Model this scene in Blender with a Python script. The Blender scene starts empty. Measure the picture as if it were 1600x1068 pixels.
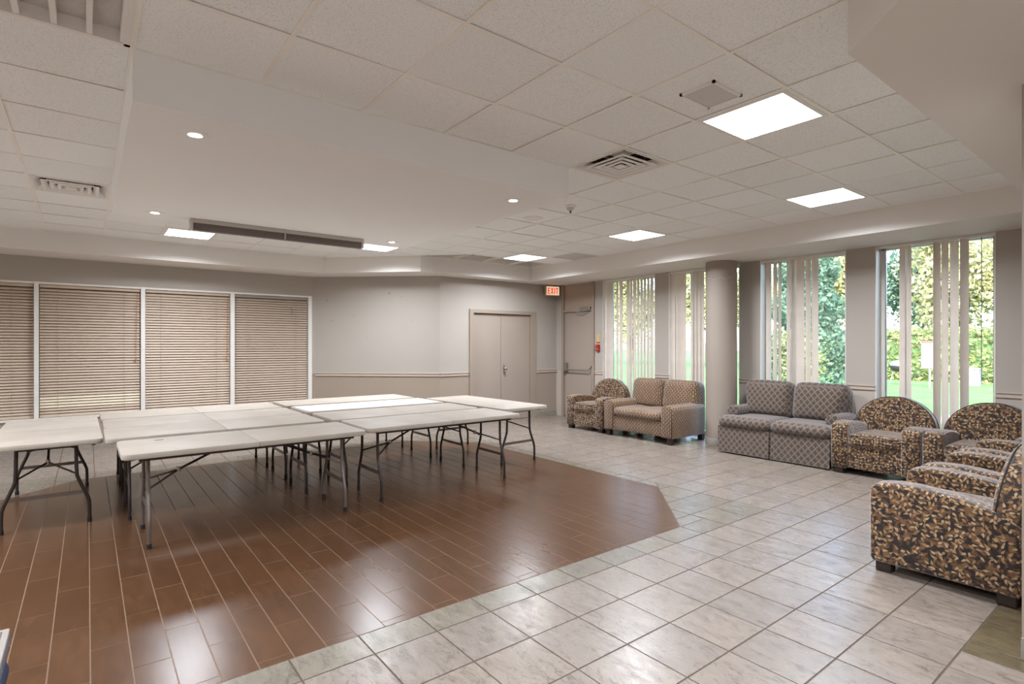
import bpy, bmesh, math, random
from mathutils import Vector, Matrix
import numpy as np

random.seed(7)
S = bpy.context.scene
COL = S.collection
PI = math.pi

# ---------------------------------------------------------------- camera
EYE = 1.49
YAW = 0.66
FPX = 855.0
cam_d = bpy.data.cameras.new('camera')
cam_d.sensor_width = 36.0
cam_d.lens = FPX / 1600.0 * 36.0
cam_d.shift_y = 4.0 / 1600.0
cam_d.clip_start = 0.05
cam_d.clip_end = 300
cam = bpy.data.objects.new('camera', cam_d)
COL.objects.link(cam)
cam.location = (0, 0, EYE)
cam.rotation_euler = (PI / 2, 0, -YAW)
S.camera = cam

# ---------------------------------------------------------------- world, sun, exposure
W = bpy.data.worlds.new('sky')
S.world = W
W.use_nodes = True
wn = W.node_tree
bg = wn.nodes['Background']
sky = wn.nodes.new('ShaderNodeTexSky')
sky.sky_type = 'NISHITA'
sky.sun_disc = False
sky.sun_elevation = math.radians(42)
sky.sun_rotation = math.radians(250)
sky.air_density = 1.0
sky.dust_density = 2.5
sky.ozone_density = 1.0
wn.links.new(sky.outputs[0], bg.inputs['Color'])
bg.inputs['Strength'].default_value = 1.8
W.cycles.sampling_method = 'NONE'
sun_d = bpy.data.lights.new('sun', 'SUN')
sun_d.energy = 3.6
sun_d.angle = math.radians(1.0)
sun_d.color = (1.0, 0.93, 0.8)
sun = bpy.data.objects.new('sun', sun_d)
COL.objects.link(sun)
sun.rotation_euler = Vector((0.62, 0.42, -0.66)).to_track_quat('-Z', 'Y').to_euler()

S.view_settings.view_transform = 'Standard'
S.view_settings.look = 'None'
S.view_settings.exposure = 0.36
S.view_settings.gamma = 1.0
S.view_settings.use_curve_mapping = False
S.cycles.max_bounces = 8
S.cycles.diffuse_bounces = 5
S.cycles.glossy_bounces = 3
S.cycles.transmission_bounces = 6
S.cycles.transparent_max_bounces = 12
S.cycles.sample_clamp_indirect = 4.0
S.cycles.caustics_reflective = False
S.cycles.caustics_refractive = False
S.cycles.use_denoising = True
PANEL_GLOW = 68.0
SPOT_GLOW = 25.0

# ---------------------------------------------------------------- materials
def L(c):
    """sRGB 0-255 to linear"""
    out = []
    for v in c:
        v = v / 255.0
        out.append(v / 12.92 if v <= 0.04045 else ((v + 0.055) / 1.055) ** 2.4)
    return (*out, 1.0)

class NT:
    def __init__(self, name):
        self.m = bpy.data.materials.new(name)
        self.m.use_nodes = True
        self.t = self.m.node_tree
        self.b = self.t.nodes['Principled BSDF']
        self.out = self.t.nodes['Material Output']
    def n(self, typ, **kw):
        x = self.t.nodes.new(typ)
        for k, v in kw.items():
            setattr(x, k, v)
        return x
    def l(self, a, b):
        self.t.links.new(a, b)
    def set(self, node, **kw):
        for k, v in kw.items():
            node.inputs[k.replace('_', ' ')].default_value = v
    def noise(self, vec, scale, detail=3, rough=0.5, dist=0.0):
        x = self.n('ShaderNodeTexNoise')
        x.inputs['Scale'].default_value = scale
        x.inputs['Detail'].default_value = detail
        x.inputs['Roughness'].default_value = rough
        x.inputs['Distortion'].default_value = dist
        if vec is not None:
            self.l(vec, x.inputs['Vector'])
        return x
    def ramp(self, fac, stops):
        r = self.n('ShaderNodeValToRGB')
        e = r.color_ramp.elements
        while len(e) < len(stops):
            e.new(0.5)
        for i, (p, c) in enumerate(stops):
            e[i].position = p
            e[i].color = c
        self.l(fac, r.inputs[0])
        return r
    def mix(self, fac, a, b, blend='MIX'):
        x = self.n('ShaderNodeMix', data_type='RGBA', blend_type=blend)
        for sock, v in ((x.inputs[0], fac), (x.inputs[6], a), (x.inputs[7], b)):
            if isinstance(v, bpy.types.NodeSocket):
                self.l(v, sock)
            else:
                sock.default_value = v
        return x.outputs[2]
    def math(self, op, a, b=0.0, c=None):
        x = self.n('ShaderNodeMath', operation=op)
        for i, v in enumerate((a, b, c)):
            if v is None:
                continue
            if isinstance(v, bpy.types.NodeSocket):
                self.l(v, x.inputs[i])
            else:
                x.inputs[i].default_value = v
        return x.outputs[0]
    def vmath(self, op, a, b=None):
        x = self.n('ShaderNodeVectorMath', operation=op)
        for i, v in enumerate((a, b)):
            if v is None:
                continue
            if isinstance(v, bpy.types.NodeSocket):
                self.l(v, x.inputs[i])
            else:
                x.inputs[i].default_value = v
        return x.outputs[0]
    def bump(self, h, strength=0.2, dist=0.01):
        x = self.n('ShaderNodeBump')
        x.inputs['Strength'].default_value = strength
        x.inputs['Distance'].default_value = dist
        self.l(h, x.inputs['Height'])
        self.l(x.outputs[0], self.b.inputs['Normal'])
    def pos(self):
        return self.n('ShaderNodeNewGeometry').outputs['Position']
    def obj(self):
        return self.n('ShaderNodeTexCoord').outputs['Object']
    def uv(self):
        return self.n('ShaderNodeTexCoord').outputs['UV']

def plain(name, rgb, rough=0.6, metal=0.0, var=0.05, scale=8.0, bump=0.0, spec=0.5):
    """one colour with faint mottling and relief"""
    k = NT(name)
    nz = k.noise(k.obj(), scale, 4)
    c = L(rgb)
    lo = tuple(v * (1 - var) for v in c[:3]) + (1,)
    hi = tuple(min(1, v * (1 + var)) for v in c[:3]) + (1,)
    r = k.ramp(nz.outputs[0], [(0.3, lo), (0.7, hi)])
    k.l(r.outputs[0], k.b.inputs['Base Color'])
    k.b.inputs['Roughness'].default_value = rough
    k.b.inputs['Metallic'].default_value = metal
    k.b.inputs['Specular IOR Level'].default_value = spec
    if bump:
        n2 = k.noise(k.obj(), scale * 12, 3)
        k.bump(n2.outputs[0], bump, 0.004)
    return k.m

def glow(name, rgb, strength):
    k = NT(name)
    k.t.nodes.remove(k.b)
    e = k.n('ShaderNodeEmission')
    e.inputs[0].default_value = L(rgb)
    e.inputs[1].default_value = strength
    k.l(e.outputs[0], k.out.inputs[0])
    k.m.cycles.emission_sampling = 'NONE'      # lamps inside the fittings do the lighting
    return k.m

M = {}
M['wall'] = plain('wall_paint', (174, 166, 157), 0.75, var=0.02, scale=1.3, bump=0.05)
M['wainscot'] = plain('wainscot_paint', (160, 145, 130), 0.7, var=0.02, scale=1.3, bump=0.05)
M['wainpale'] = plain('pale_wainscot_paint', (186, 174, 163), 0.7, var=0.02, scale=1.3, bump=0.05)
M['rail'] = plain('rail_paint', (190, 174, 161), 0.55, var=0.02)
M['soffit'] = plain('soffit_paint', (226, 221, 215), 0.8, var=0.015, scale=1.0, bump=0.04)
M['slab'] = plain('slab_paint', (246, 247, 247), 0.8, var=0.015, scale=1.0, bump=0.04)
M['tee'] = plain('tee_bar_paint', (243, 240, 234), 0.5, var=0.03)
M['doorpaint'] = plain('door_paint', (160, 146, 134), 0.5, var=0.02, scale=2)
M['doorframe'] = plain('door_frame_paint', (156, 141, 127), 0.5, var=0.02, scale=2)
M['transom'] = plain('transom_paint', (166, 149, 132), 0.6, var=0.02, scale=2)
M['column'] = plain('column_paint', (154, 142, 131), 0.7, var=0.02, scale=1.5, bump=0.04)
M['whiteframe'] = plain('white_frame', (226, 222, 216), 0.45, var=0.02)
M['alu'] = plain('dark_aluminium', (96, 104, 108), 0.4, metal=0.3)
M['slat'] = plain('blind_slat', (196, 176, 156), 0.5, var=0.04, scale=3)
M['slatdark'] = plain('blind_slat_darker', (184, 164, 146), 0.5, var=0.04, scale=3)  # slightly darker slat colour for the last blind
M['slatpale'] = plain('blind_slat_light_band', (226, 212, 188), 0.5, var=0.03, scale=3)  # band of light on a few slats, put into their colour
M['cord'] = plain('cord', (190, 130, 96), 0.7)
M['cordpale'] = plain('ladder_cord', (160, 142, 126), 0.8)
M['headrail'] = plain('head_rail', (150, 140, 130), 0.5)
M['glassback'] = plain('room_behind', (120, 104, 92), 0.9)
M['steel'] = plain('steel', (170, 165, 158), 0.3, metal=0.9)
M['darkmetal'] = plain('dark_leg_paint', (58, 50, 46), 0.3, metal=0.3, var=0.1)
M['leggrey'] = plain('grey_leg_paint', (112, 101, 94), 0.3, metal=0.4, var=0.1)
M['rubber'] = plain('black_rubber', (24, 22, 22), 0.7)
M['blackhole'] = plain('duct_dark', (40, 36, 34), 0.9)
M['vent'] = plain('vent_enamel', (234, 231, 227), 0.45, var=0.02)
M['grille'] = plain('grey_grille', (226, 222, 219), 0.7, var=0.08, scale=60)
M['speaker'] = plain('speaker_panel', (208, 205, 201), 0.7, var=0.06, scale=90)
M['screenbody'] = plain('screen_case_white', (196, 188, 182), 0.4)
M['screenslot'] = plain('screen_case_dark', (104, 94, 90), 0.5, var=0.1)
M['wood_dark'] = plain('dark_foot_wood', (44, 30, 24), 0.5)
M['basetile'] = plain('grey_base_tile', (142, 137, 128), 0.5, var=0.1, scale=10)
M['paper'] = plain('white_paper', (214, 208, 203), 0.6, var=0.01)
M['boxgrey'] = plain('box_enamel', (116, 116, 120), 0.5)
M['green'] = plain('green_scrap', (150, 150, 105), 0.7)
M['red'] = plain('red_plastic', (168, 40, 36), 0.35)
M['yellow'] = plain('notice_yellow', (196, 172, 120), 0.6, var=0.12, scale=60)
M['navy'] = plain('navy_fabric', (38, 44, 66), 0.9, var=0.2, scale=120, bump=0.3)
M['greyplastic'] = plain('grey_blue_plastic', (96, 99, 112), 0.4, var=0.1)
M['paleplastic'] = plain('pale_plastic', (150, 142, 136), 0.4, var=0.05)
M['exitface'] = glow('exit_sign_face', (245, 214, 178), 0.75)
M['exitred'] = glow('exit_sign_letters', (226, 64, 44), 0.9)
M['exitcase'] = plain('exit_sign_case', (205, 190, 160), 0.5)
M['panel'] = glow('light_diffuser', (236, 243, 255), 3.0)
M['spot'] = glow('downlight_lens', (255, 246, 234), SPOT_GLOW)

def mk_table_top():
    k = NT('table_plastic')
    nz = k.noise(k.obj(), 3.0, 4)
    fine = k.noise(k.obj(), 160, 2)
    rnd = k.n('ShaderNodeObjectInfo').outputs['Random']
    a = k.ramp(nz.outputs[0], [(0.3, L((170, 159, 147))), (0.7, L((182, 172, 161)))])
    t = k.ramp(rnd, [(0.0, (0.90, 0.885, 0.86, 1)), (1.0, (1.0, 1.0, 1.0, 1))])
    k.l(k.mix(1.0, a.outputs[0], t.outputs[0], 'MULTIPLY'), k.b.inputs['Base Color'])
    k.b.inputs['Roughness'].default_value = 0.58
    k.bump(fine.outputs[0], 0.12, 0.002)
    return k.m
M['tabletop'] = mk_table_top()

def rand_vec(k):
    """per-piece random number: object random plus island random"""
    oi = k.n('ShaderNodeObjectInfo').outputs['Random']
    ge = k.n('ShaderNodeNewGeometry').outputs['Random Per Island']
    return k.math('FRACT', k.math('ADD', oi, ge))

def mk_floor_tile(name, base, light, vein):
    k = NT(name)
    p = k.pos()
    r = rand_vec(k)
    comb = k.n('ShaderNodeCombineXYZ')
    k.l(k.math('MULTIPLY', r, 37.0), comb.inputs[2])
    v = k.vmath('ADD', p, comb.outputs[0])
    mp = k.n('ShaderNodeMapping')
    mp.inputs['Scale'].default_value = (10.0, 3.6, 1.0)
    k.l(v, mp.inputs['Vector'])
    n1 = k.noise(mp.outputs[0], 2.3, 7, 0.62, 0.7)
    n2 = k.noise(mp.outputs[0], 1.2, 6, 0.6, 1.6)
    n3 = k.noise(v, 120, 3)
    a = k.ramp(n1.outputs[0], [(0.28, L(base)), (0.62, L(light))])
    ve = k.ramp(n2.outputs[0], [(0.455, (0, 0, 0, 1)), (0.478, (1, 1, 1, 1)), (0.492, (1, 1, 1, 1)), (0.515, (0, 0, 0, 1))])
    gate = k.ramp(n1.outputs[0], [(0.42, (1, 1, 1, 1)), (0.6, (0, 0, 0, 1))])
    vm = k.math('MULTIPLY', ve.outputs[0], gate.outputs[0])
    c = k.mix(k.math('MULTIPLY', vm, 0.55), a.outputs[0], L(vein))
    t = k.ramp(r, [(0.0, (0.92, 0.92, 0.93, 1)), (1.0, (1.04, 1.02, 1.0, 1))])
    c = k.mix(1.0, c, t.outputs[0], 'MULTIPLY')
    sp = k.ramp(n3.outputs[0], [(0.35, (0.93, 0.93, 0.93, 1)), (0.6, (1, 1, 1, 1))])
    k.l(k.mix(1.0, c, sp.outputs[0], 'MULTIPLY'), k.b.inputs['Base Color'])
    rr = k.ramp(n1.outputs[0], [(0.3, (0.34, 0.34, 0.34, 1)), (0.7, (0.25, 0.25, 0.25, 1))])
    k.l(rr.outputs[0], k.b.inputs['Roughness'])
    h = k.math('SUBTRACT', n1.outputs[0], k.math('MULTIPLY', vm, 0.5))
    k.bump(h, 0.07, 0.002)
    return k.m
M['tile'] = mk_floor_tile('slate_tile', (122, 111, 102), (140, 129, 119), (66, 55, 47))
M['tileborder'] = mk_floor_tile('slate_tile_border', (110, 102, 90), (128, 120, 108), (70, 62, 53))
M['tileolive'] = mk_floor_tile('slate_tile_olive', (84, 74, 55), (102, 90, 68), (60, 52, 38))

def mk_plank():
    k = NT('wood_look_plank')
    p = k.pos()
    r = rand_vec(k)
    comb = k.n('ShaderNodeCombineXYZ')
    k.l(k.math('MULTIPLY', r, 53.0), comb.inputs[2])
    v = k.vmath('ADD', p, comb.outputs[0])
    mp = k.n('ShaderNodeMapping')
    mp.inputs['Scale'].default_value = (12.0, 2.4, 1.0)
    k.l(v, mp.inputs['Vector'])
    n1 = k.noise(mp.outputs[0], 1.6, 2, 0.5, 0.3)
    n2 = k.noise(v, 4.0, 2, 0.5)
    a = k.ramp(n1.outputs[0], [(0.3, L((80, 54, 35))), (0.7, L((89, 61, 41)))])
    b = k.ramp(n2.outputs[0], [(0.3, (0.93, 0.925, 0.92, 1)), (0.7, (1.05, 1.04, 1.03, 1))])
    c = k.mix(1.0, a.outputs[0], b.outputs[0], 'MULTIPLY')
    t = k.ramp(r, [(0.0, (0.94, 0.93, 0.92, 1)), (1.0, (1.04, 1.04, 1.04, 1))])
    k.l(k.mix(1.0, c, t.outputs[0], 'MULTIPLY'), k.b.inputs['Base Color'])
    k.b.inputs['Roughness'].default_value = 0.24
    k.b.inputs['Specular IOR Level'].default_value = 0.36
    return k.m
M['plank'] = mk_plank()
M['grout'] = plain('tile_grout', (88, 74, 62), 0.9, var=0.08, scale=20)
M['plankgrout'] = plain('plank_grout', (122, 99, 80), 0.9, var=0.08, scale=20)

def mk_ceiling_tile():
    k = NT('acoustic_tile')
    v = k.pos()
    n1 = k.noise(v, 140, 3, 0.6)
    n2 = k.noise(v, 55, 3, 0.6)
    a = k.ramp(n1.outputs[0], [(0.30, L((208, 206, 204))), (0.46, L((246, 248, 248))), (1.0, L((249, 251, 251)))])
    r = rand_vec(k)
    t = k.ramp(r, [(0.0, (0.965, 0.965, 0.96, 1)), (1.0, (1.01, 1.01, 1.01, 1))])
    k.l(k.mix(1.0, a.outputs[0], t.outputs[0], 'MULTIPLY'), k.b.inputs['Base Color'])
    k.b.inputs['Roughness'].default_value = 0.95
    h = k.math('ADD', n1.outputs[0], n2.outputs[0])
    k.bump(h, 0.22, 0.004)
    return k.m
M['ctile'] = mk_ceiling_tile()

def mk_leaf_fabric():
    k = NT('leaf_print_upholstery')
    u = k.uv()
    base = k.noise(u, 26, 3, 0.55, 0.8)
    col = k.ramp(base.outputs[0], [(0.42, L((28, 20, 18))), (0.50, L((54, 38, 27))), (0.55, L((104, 74, 44))), (0.66, L((114, 82, 52)))]).outputs[0]
    def layer(col, scale, off, tint_a, tint_b, la, lb, keep):
        mp = k.n('ShaderNodeMapping')
        mp.inputs['Location'].default_value = (off, off * 1.7, 0)
        mp.inputs['Scale'].default_value = (scale, scale, scale)
        k.l(u, mp.inputs['Vector'])
        vo = k.n('ShaderNodeTexVoronoi', voronoi_dimensions='2D', feature='F1')
        vo.inputs['Scale'].default_value = 1.0
        vo.inputs['Randomness'].default_value = 0.75
        k.l(mp.outputs[0], vo.inputs['Vector'])
        d = k.vmath('SUBTRACT', mp.outputs[0], vo.outputs['Position'])
        sep = k.n('ShaderNodeSeparateColor')
        k.l(vo.outputs['Color'], sep.inputs[0])
        rot = k.n('ShaderNodeVectorRotate', rotation_type='Z_AXIS')
        k.l(d, rot.inputs['Vector'])
        k.l(k.math('MULTIPLY', sep.outputs[0], 6.283), rot.inputs['Angle'])
        s2 = k.n('ShaderNodeSeparateXYZ')
        k.l(rot.outputs[0], s2.inputs[0])
        x, y = s2.outputs[0], s2.outputs[1]
        wid = k.math('MULTIPLY_ADD', x, 0.30, lb)            # wider at one end: a drop
        ex = k.math('POWER', k.math('DIVIDE', x, la), 2.0)
        ey = k.math('POWER', k.math('DIVIDE', y, wid), 2.0)
        r2 = k.math('ADD', ex, ey)
        inside = k.math('LESS_THAN', r2, 1.0)
        inside = k.math('MULTIPLY', inside, k.math('LESS_THAN', sep.outputs[1], keep))
        tint = k.mix(sep.outputs[2], tint_a, tint_b)
        vein = k.math('LESS_THAN', k.math('ABSOLUTE', y), 0.02)
        tint = k.mix(k.math('MULTIPLY', vein, 0.5), tint, L((120, 84, 50)))
        return k.mix(inside, col, tint), inside
    # thin dark fronds
    wv = k.n('ShaderNodeTexWave', wave_type='BANDS', bands_direction='DIAGONAL')
    wv.inputs['Scale'].default_value = 46
    wv.inputs['Distortion'].default_value = 7
    wv.inputs['Detail'].default_value = 1
    wv.inputs['Detail Scale'].default_value = 0.6
    k.l(u, wv.inputs['Vector'])
    fr = k.math('LESS_THAN', wv.outputs['Fac'], 0.18)
    gate = k.math('GREATER_THAN', k.noise(u, 12, 2).outputs[0], 0.50)
    col = k.mix(k.math('MULTIPLY', fr, gate), col, L((30, 20, 20)))
    col, a = layer(col, 27, 3.1, L((160, 126, 88)), L((132, 98, 64)), 0.46, 0.14, 0.66)
    col, b = layer(col, 31, 9.7, L((186, 160, 126)), L((152, 122, 88)), 0.46, 0.16, 0.62)
    k.l(col, k.b.inputs['Base Color'])
    k.b.inputs['Roughness'].default_value = 0.82
    k.b.inputs['Sheen Weight'].default_value = 0.8
    k.b.inputs['Sheen Roughness'].default_value = 0.4
    k.b.inputs['Sheen Tint'].default_value = (0.9, 0.88, 0.9, 1)
    f = k.noise(u, 500, 2)
    k.bump(k.math('ADD', k.math('MULTIPLY', b, 0.6), f.outputs[0]), 0.15, 0.002)
    return k.m
M['leaf'] = mk_leaf_fabric()

def mk_dash_fabric():
    k = NT('dash_weave_upholstery')
    u = k.uv()
    mp = k.n('ShaderNodeMapping')
    mp.inputs['Rotation'].default_value = (0, 0, PI / 2)
    k.l(u, mp.inputs['Vector'])
    br = k.n('ShaderNodeTexBrick')
    br.offset = 0.5
    br.inputs['Scale'].default_value = 1.0
    br.inputs['Brick Width'].default_value = 0.060
    br.inputs['Row Height'].default_value = 0.030
    br.inputs['Mortar Size'].default_value = 0.0095
    br.inputs['Mortar Smooth'].default_value = 0.3
    br.inputs['Color1'].default_value = L((172, 142, 102))
    br.inputs['Color2'].default_value = L((150, 120, 86))
    br.inputs['Mortar'].default_value = L((76, 54, 42))
    k.l(mp.outputs[0], br.inputs['Vector'])
    n = k.noise(u, 3, 3)
    t = k.ramp(n.outputs[0], [(0.3, (0.86, 0.84, 0.82, 1)), (0.7, (1.05, 1.04, 1.03, 1))])
    k.l(k.mix(1.0, br.outputs[0], t.outputs[0], 'MULTIPLY'), k.b.inputs['Base Color'])
    k.b.inputs['Roughness'].default_value = 0.7
    k.b.inputs['Sheen Weight'].default_value = 0.4
    k.b.inputs['Sheen Tint'].default_value = (0.9, 0.88, 0.92, 1)
    k.bump(br.outputs['Fac'], 0.15, 0.002)
    return k.m
M['dash'] = mk_dash_fabric()

def mk_lattice_fabric():
    k = NT('lattice_weave_upholstery')
    u = k.uv()
    col = L((88, 76, 70))
    acc = None
    for ang in (0.72, -0.72):
        mp = k.n('ShaderNodeMapping')
        mp.inputs['Rotation'].default_value = (0, 0, ang)
        k.l(u, mp.inputs['Vector'])
        wv = k.n('ShaderNodeTexWave', wave_type='BANDS', bands_direction='X')
        wv.inputs['Scale'].default_value = 5.2
        wv.inputs['Distortion'].default_value = 0.0
        k.l(mp.outputs[0], wv.inputs['Vector'])
        m = k.ramp(wv.outputs['Fac'], [(0.78, (0, 0, 0, 1)), (0.94, (1, 1, 1, 1))]).outputs[0]
        acc = m if acc is None else k.math('MAXIMUM', acc, m)
    n = k.noise(u, 70, 3)
    c0 = k.ramp(n.outputs[0], [(0.35, L((54, 45, 41))), (0.65, L((78, 67, 61)))]).outputs[0]
    c = k.mix(k.math('MULTIPLY', acc, 0.48), c0, L((150, 126, 100)))
    k.l(c, k.b.inputs['Base Color'])
    k.b.inputs['Roughness'].default_value = 0.8
    k.b.inputs['Sheen Weight'].default_value = 0.5
    k.b.inputs['Sheen Tint'].default_value = (0.88, 0.9, 0.96, 1)
    k.bump(acc, 0.15, 0.002)
    return k.m
M['lattice'] = mk_lattice_fabric()

def mk_glass():
    k = NT('window_glass')
    k.t.nodes.remove(k.b)
    tr = k.n('ShaderNodeBsdfTransparent')
    tr.inputs[0].default_value = (0.96, 0.965, 0.96, 1)
    gl = k.n('ShaderNodeBsdfGlossy')
    gl.inputs['Roughness'].default_value = 0.02
    fr = k.n('ShaderNodeFresnel')
    fr.inputs[0].default_value = 1.45
    mx = k.n('ShaderNodeMixShader')
    k.l(fr.outputs[0], mx.inputs[0])
    k.l(tr.outputs[0], mx.inputs[1])
    k.l(gl.outputs[0], mx.inputs[2])
    k.l(mx.outputs[0], k.out.inputs[0])
    return k.m
M['glass'] = mk_glass()

def mk_vane():
    k = NT('vertical_vane')
    n = k.noise(k.obj(), 6, 2)
    a = k.ramp(n.outputs[0], [(0.3, L((232, 220, 208))), (0.7, L((238, 228, 217)))])
    k.l(a.outputs[0], k.b.inputs['Base Color'])
    k.b.inputs['Roughness'].default_value = 0.6
    tl = k.n('ShaderNodeBsdfTranslucent')
    k.l(a.outputs[0], tl.inputs[0])
    mx = k.n('ShaderNodeMixShader')
    mx.inputs[0].default_value = 0.14
    k.l(k.b.outputs[0], mx.inputs[1])
    k.l(tl.outputs[0], mx.inputs[2])
    k.l(mx.outputs[0], k.out.inputs[0])
    return k.m
M['vane'] = mk_vane()

def mk_foliage(name, a, b):
    k = NT(name)
    ri = k.n('ShaderNodeNewGeometry').outputs['Random Per Island']
    c = k.ramp(ri, [(0.0, L(a)), (1.0, L(b))]).outputs[0]
    k.l(c, k.b.inputs['Base Color'])
    k.b.inputs['Roughness'].default_value = 0.6
    tl = k.n('ShaderNodeBsdfTranslucent')
    k.l(c, tl.inputs[0])
    mx = k.n('ShaderNodeMixShader')
    mx.inputs[0].default_value = 0.4
    k.l(k.b.outputs[0], mx.inputs[1])
    k.l(tl.outputs[0], mx.inputs[2])
    k.l(mx.outputs[0], k.out.inputs[0])
    return k.m
M['treeleaf'] = mk_foliage('sunlit_leaves', (126, 132, 90), (186, 184, 142))
M['treedark'] = mk_foliage('dark_leaves', (58, 86, 74), (108, 138, 112))
M['hedgeleaf'] = mk_foliage('hedge_leaves', (98, 116, 74), (160, 166, 108))
M['bark'] = plain('bark', (92, 78, 66), 0.9, var=0.3, scale=12, bump=0.5)
M['lawn'] = plain('lawn_grass', (84, 118, 70), 0.95, spec=0.08, var=0.22, scale=1.2, bump=0.4)
M['path'] = plain('concrete_path', (150, 147, 142), 0.9, var=0.05, scale=2)
M['hedgecore'] = plain('hedge_core', (70, 96, 58), 0.95, var=0.3, scale=5)

def mk_signboard():
    k = NT('sign_board_print')
    o = k.obj()
    br = k.n('ShaderNodeTexBrick')
    br.inputs['Scale'].default_value = 1.0
    br.inputs['Brick Width'].default_value = 0.075
    br.inputs['Row Height'].default_value = 0.055
    br.inputs['Mortar Size'].default_value = 0.018
    br.inputs['Color1'].default_value = L((50, 50, 56))
    br.inputs['Color2'].default_value = L((74, 74, 80))
    br.inputs['Mortar'].default_value = L((112, 112, 118))
    mp = k.n('ShaderNodeMapping')
    mp.inputs['Rotation'].default_value = (PI / 2, 0, PI / 2)
    k.l(o, mp.inputs['Vector'])
    sx = k.n('ShaderNodeSeparateXYZ')
    k.l(o, sx.inputs[0])
    cb = k.n('ShaderNodeCombineXYZ')
    k.l(sx.outputs[1], cb.inputs[0])
    k.l(sx.outputs[2], cb.inputs[1])
    k.l(cb.outputs[0], br.inputs['Vector'])
    top = k.math('GREATER_THAN', sx.outputs[2], 0.40)
    k.l(k.mix(top, br.outputs[0], L((116, 66, 60))), k.b.inputs['Base Color'])
    return k.m
M['signboard'] = mk_signboard()

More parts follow.
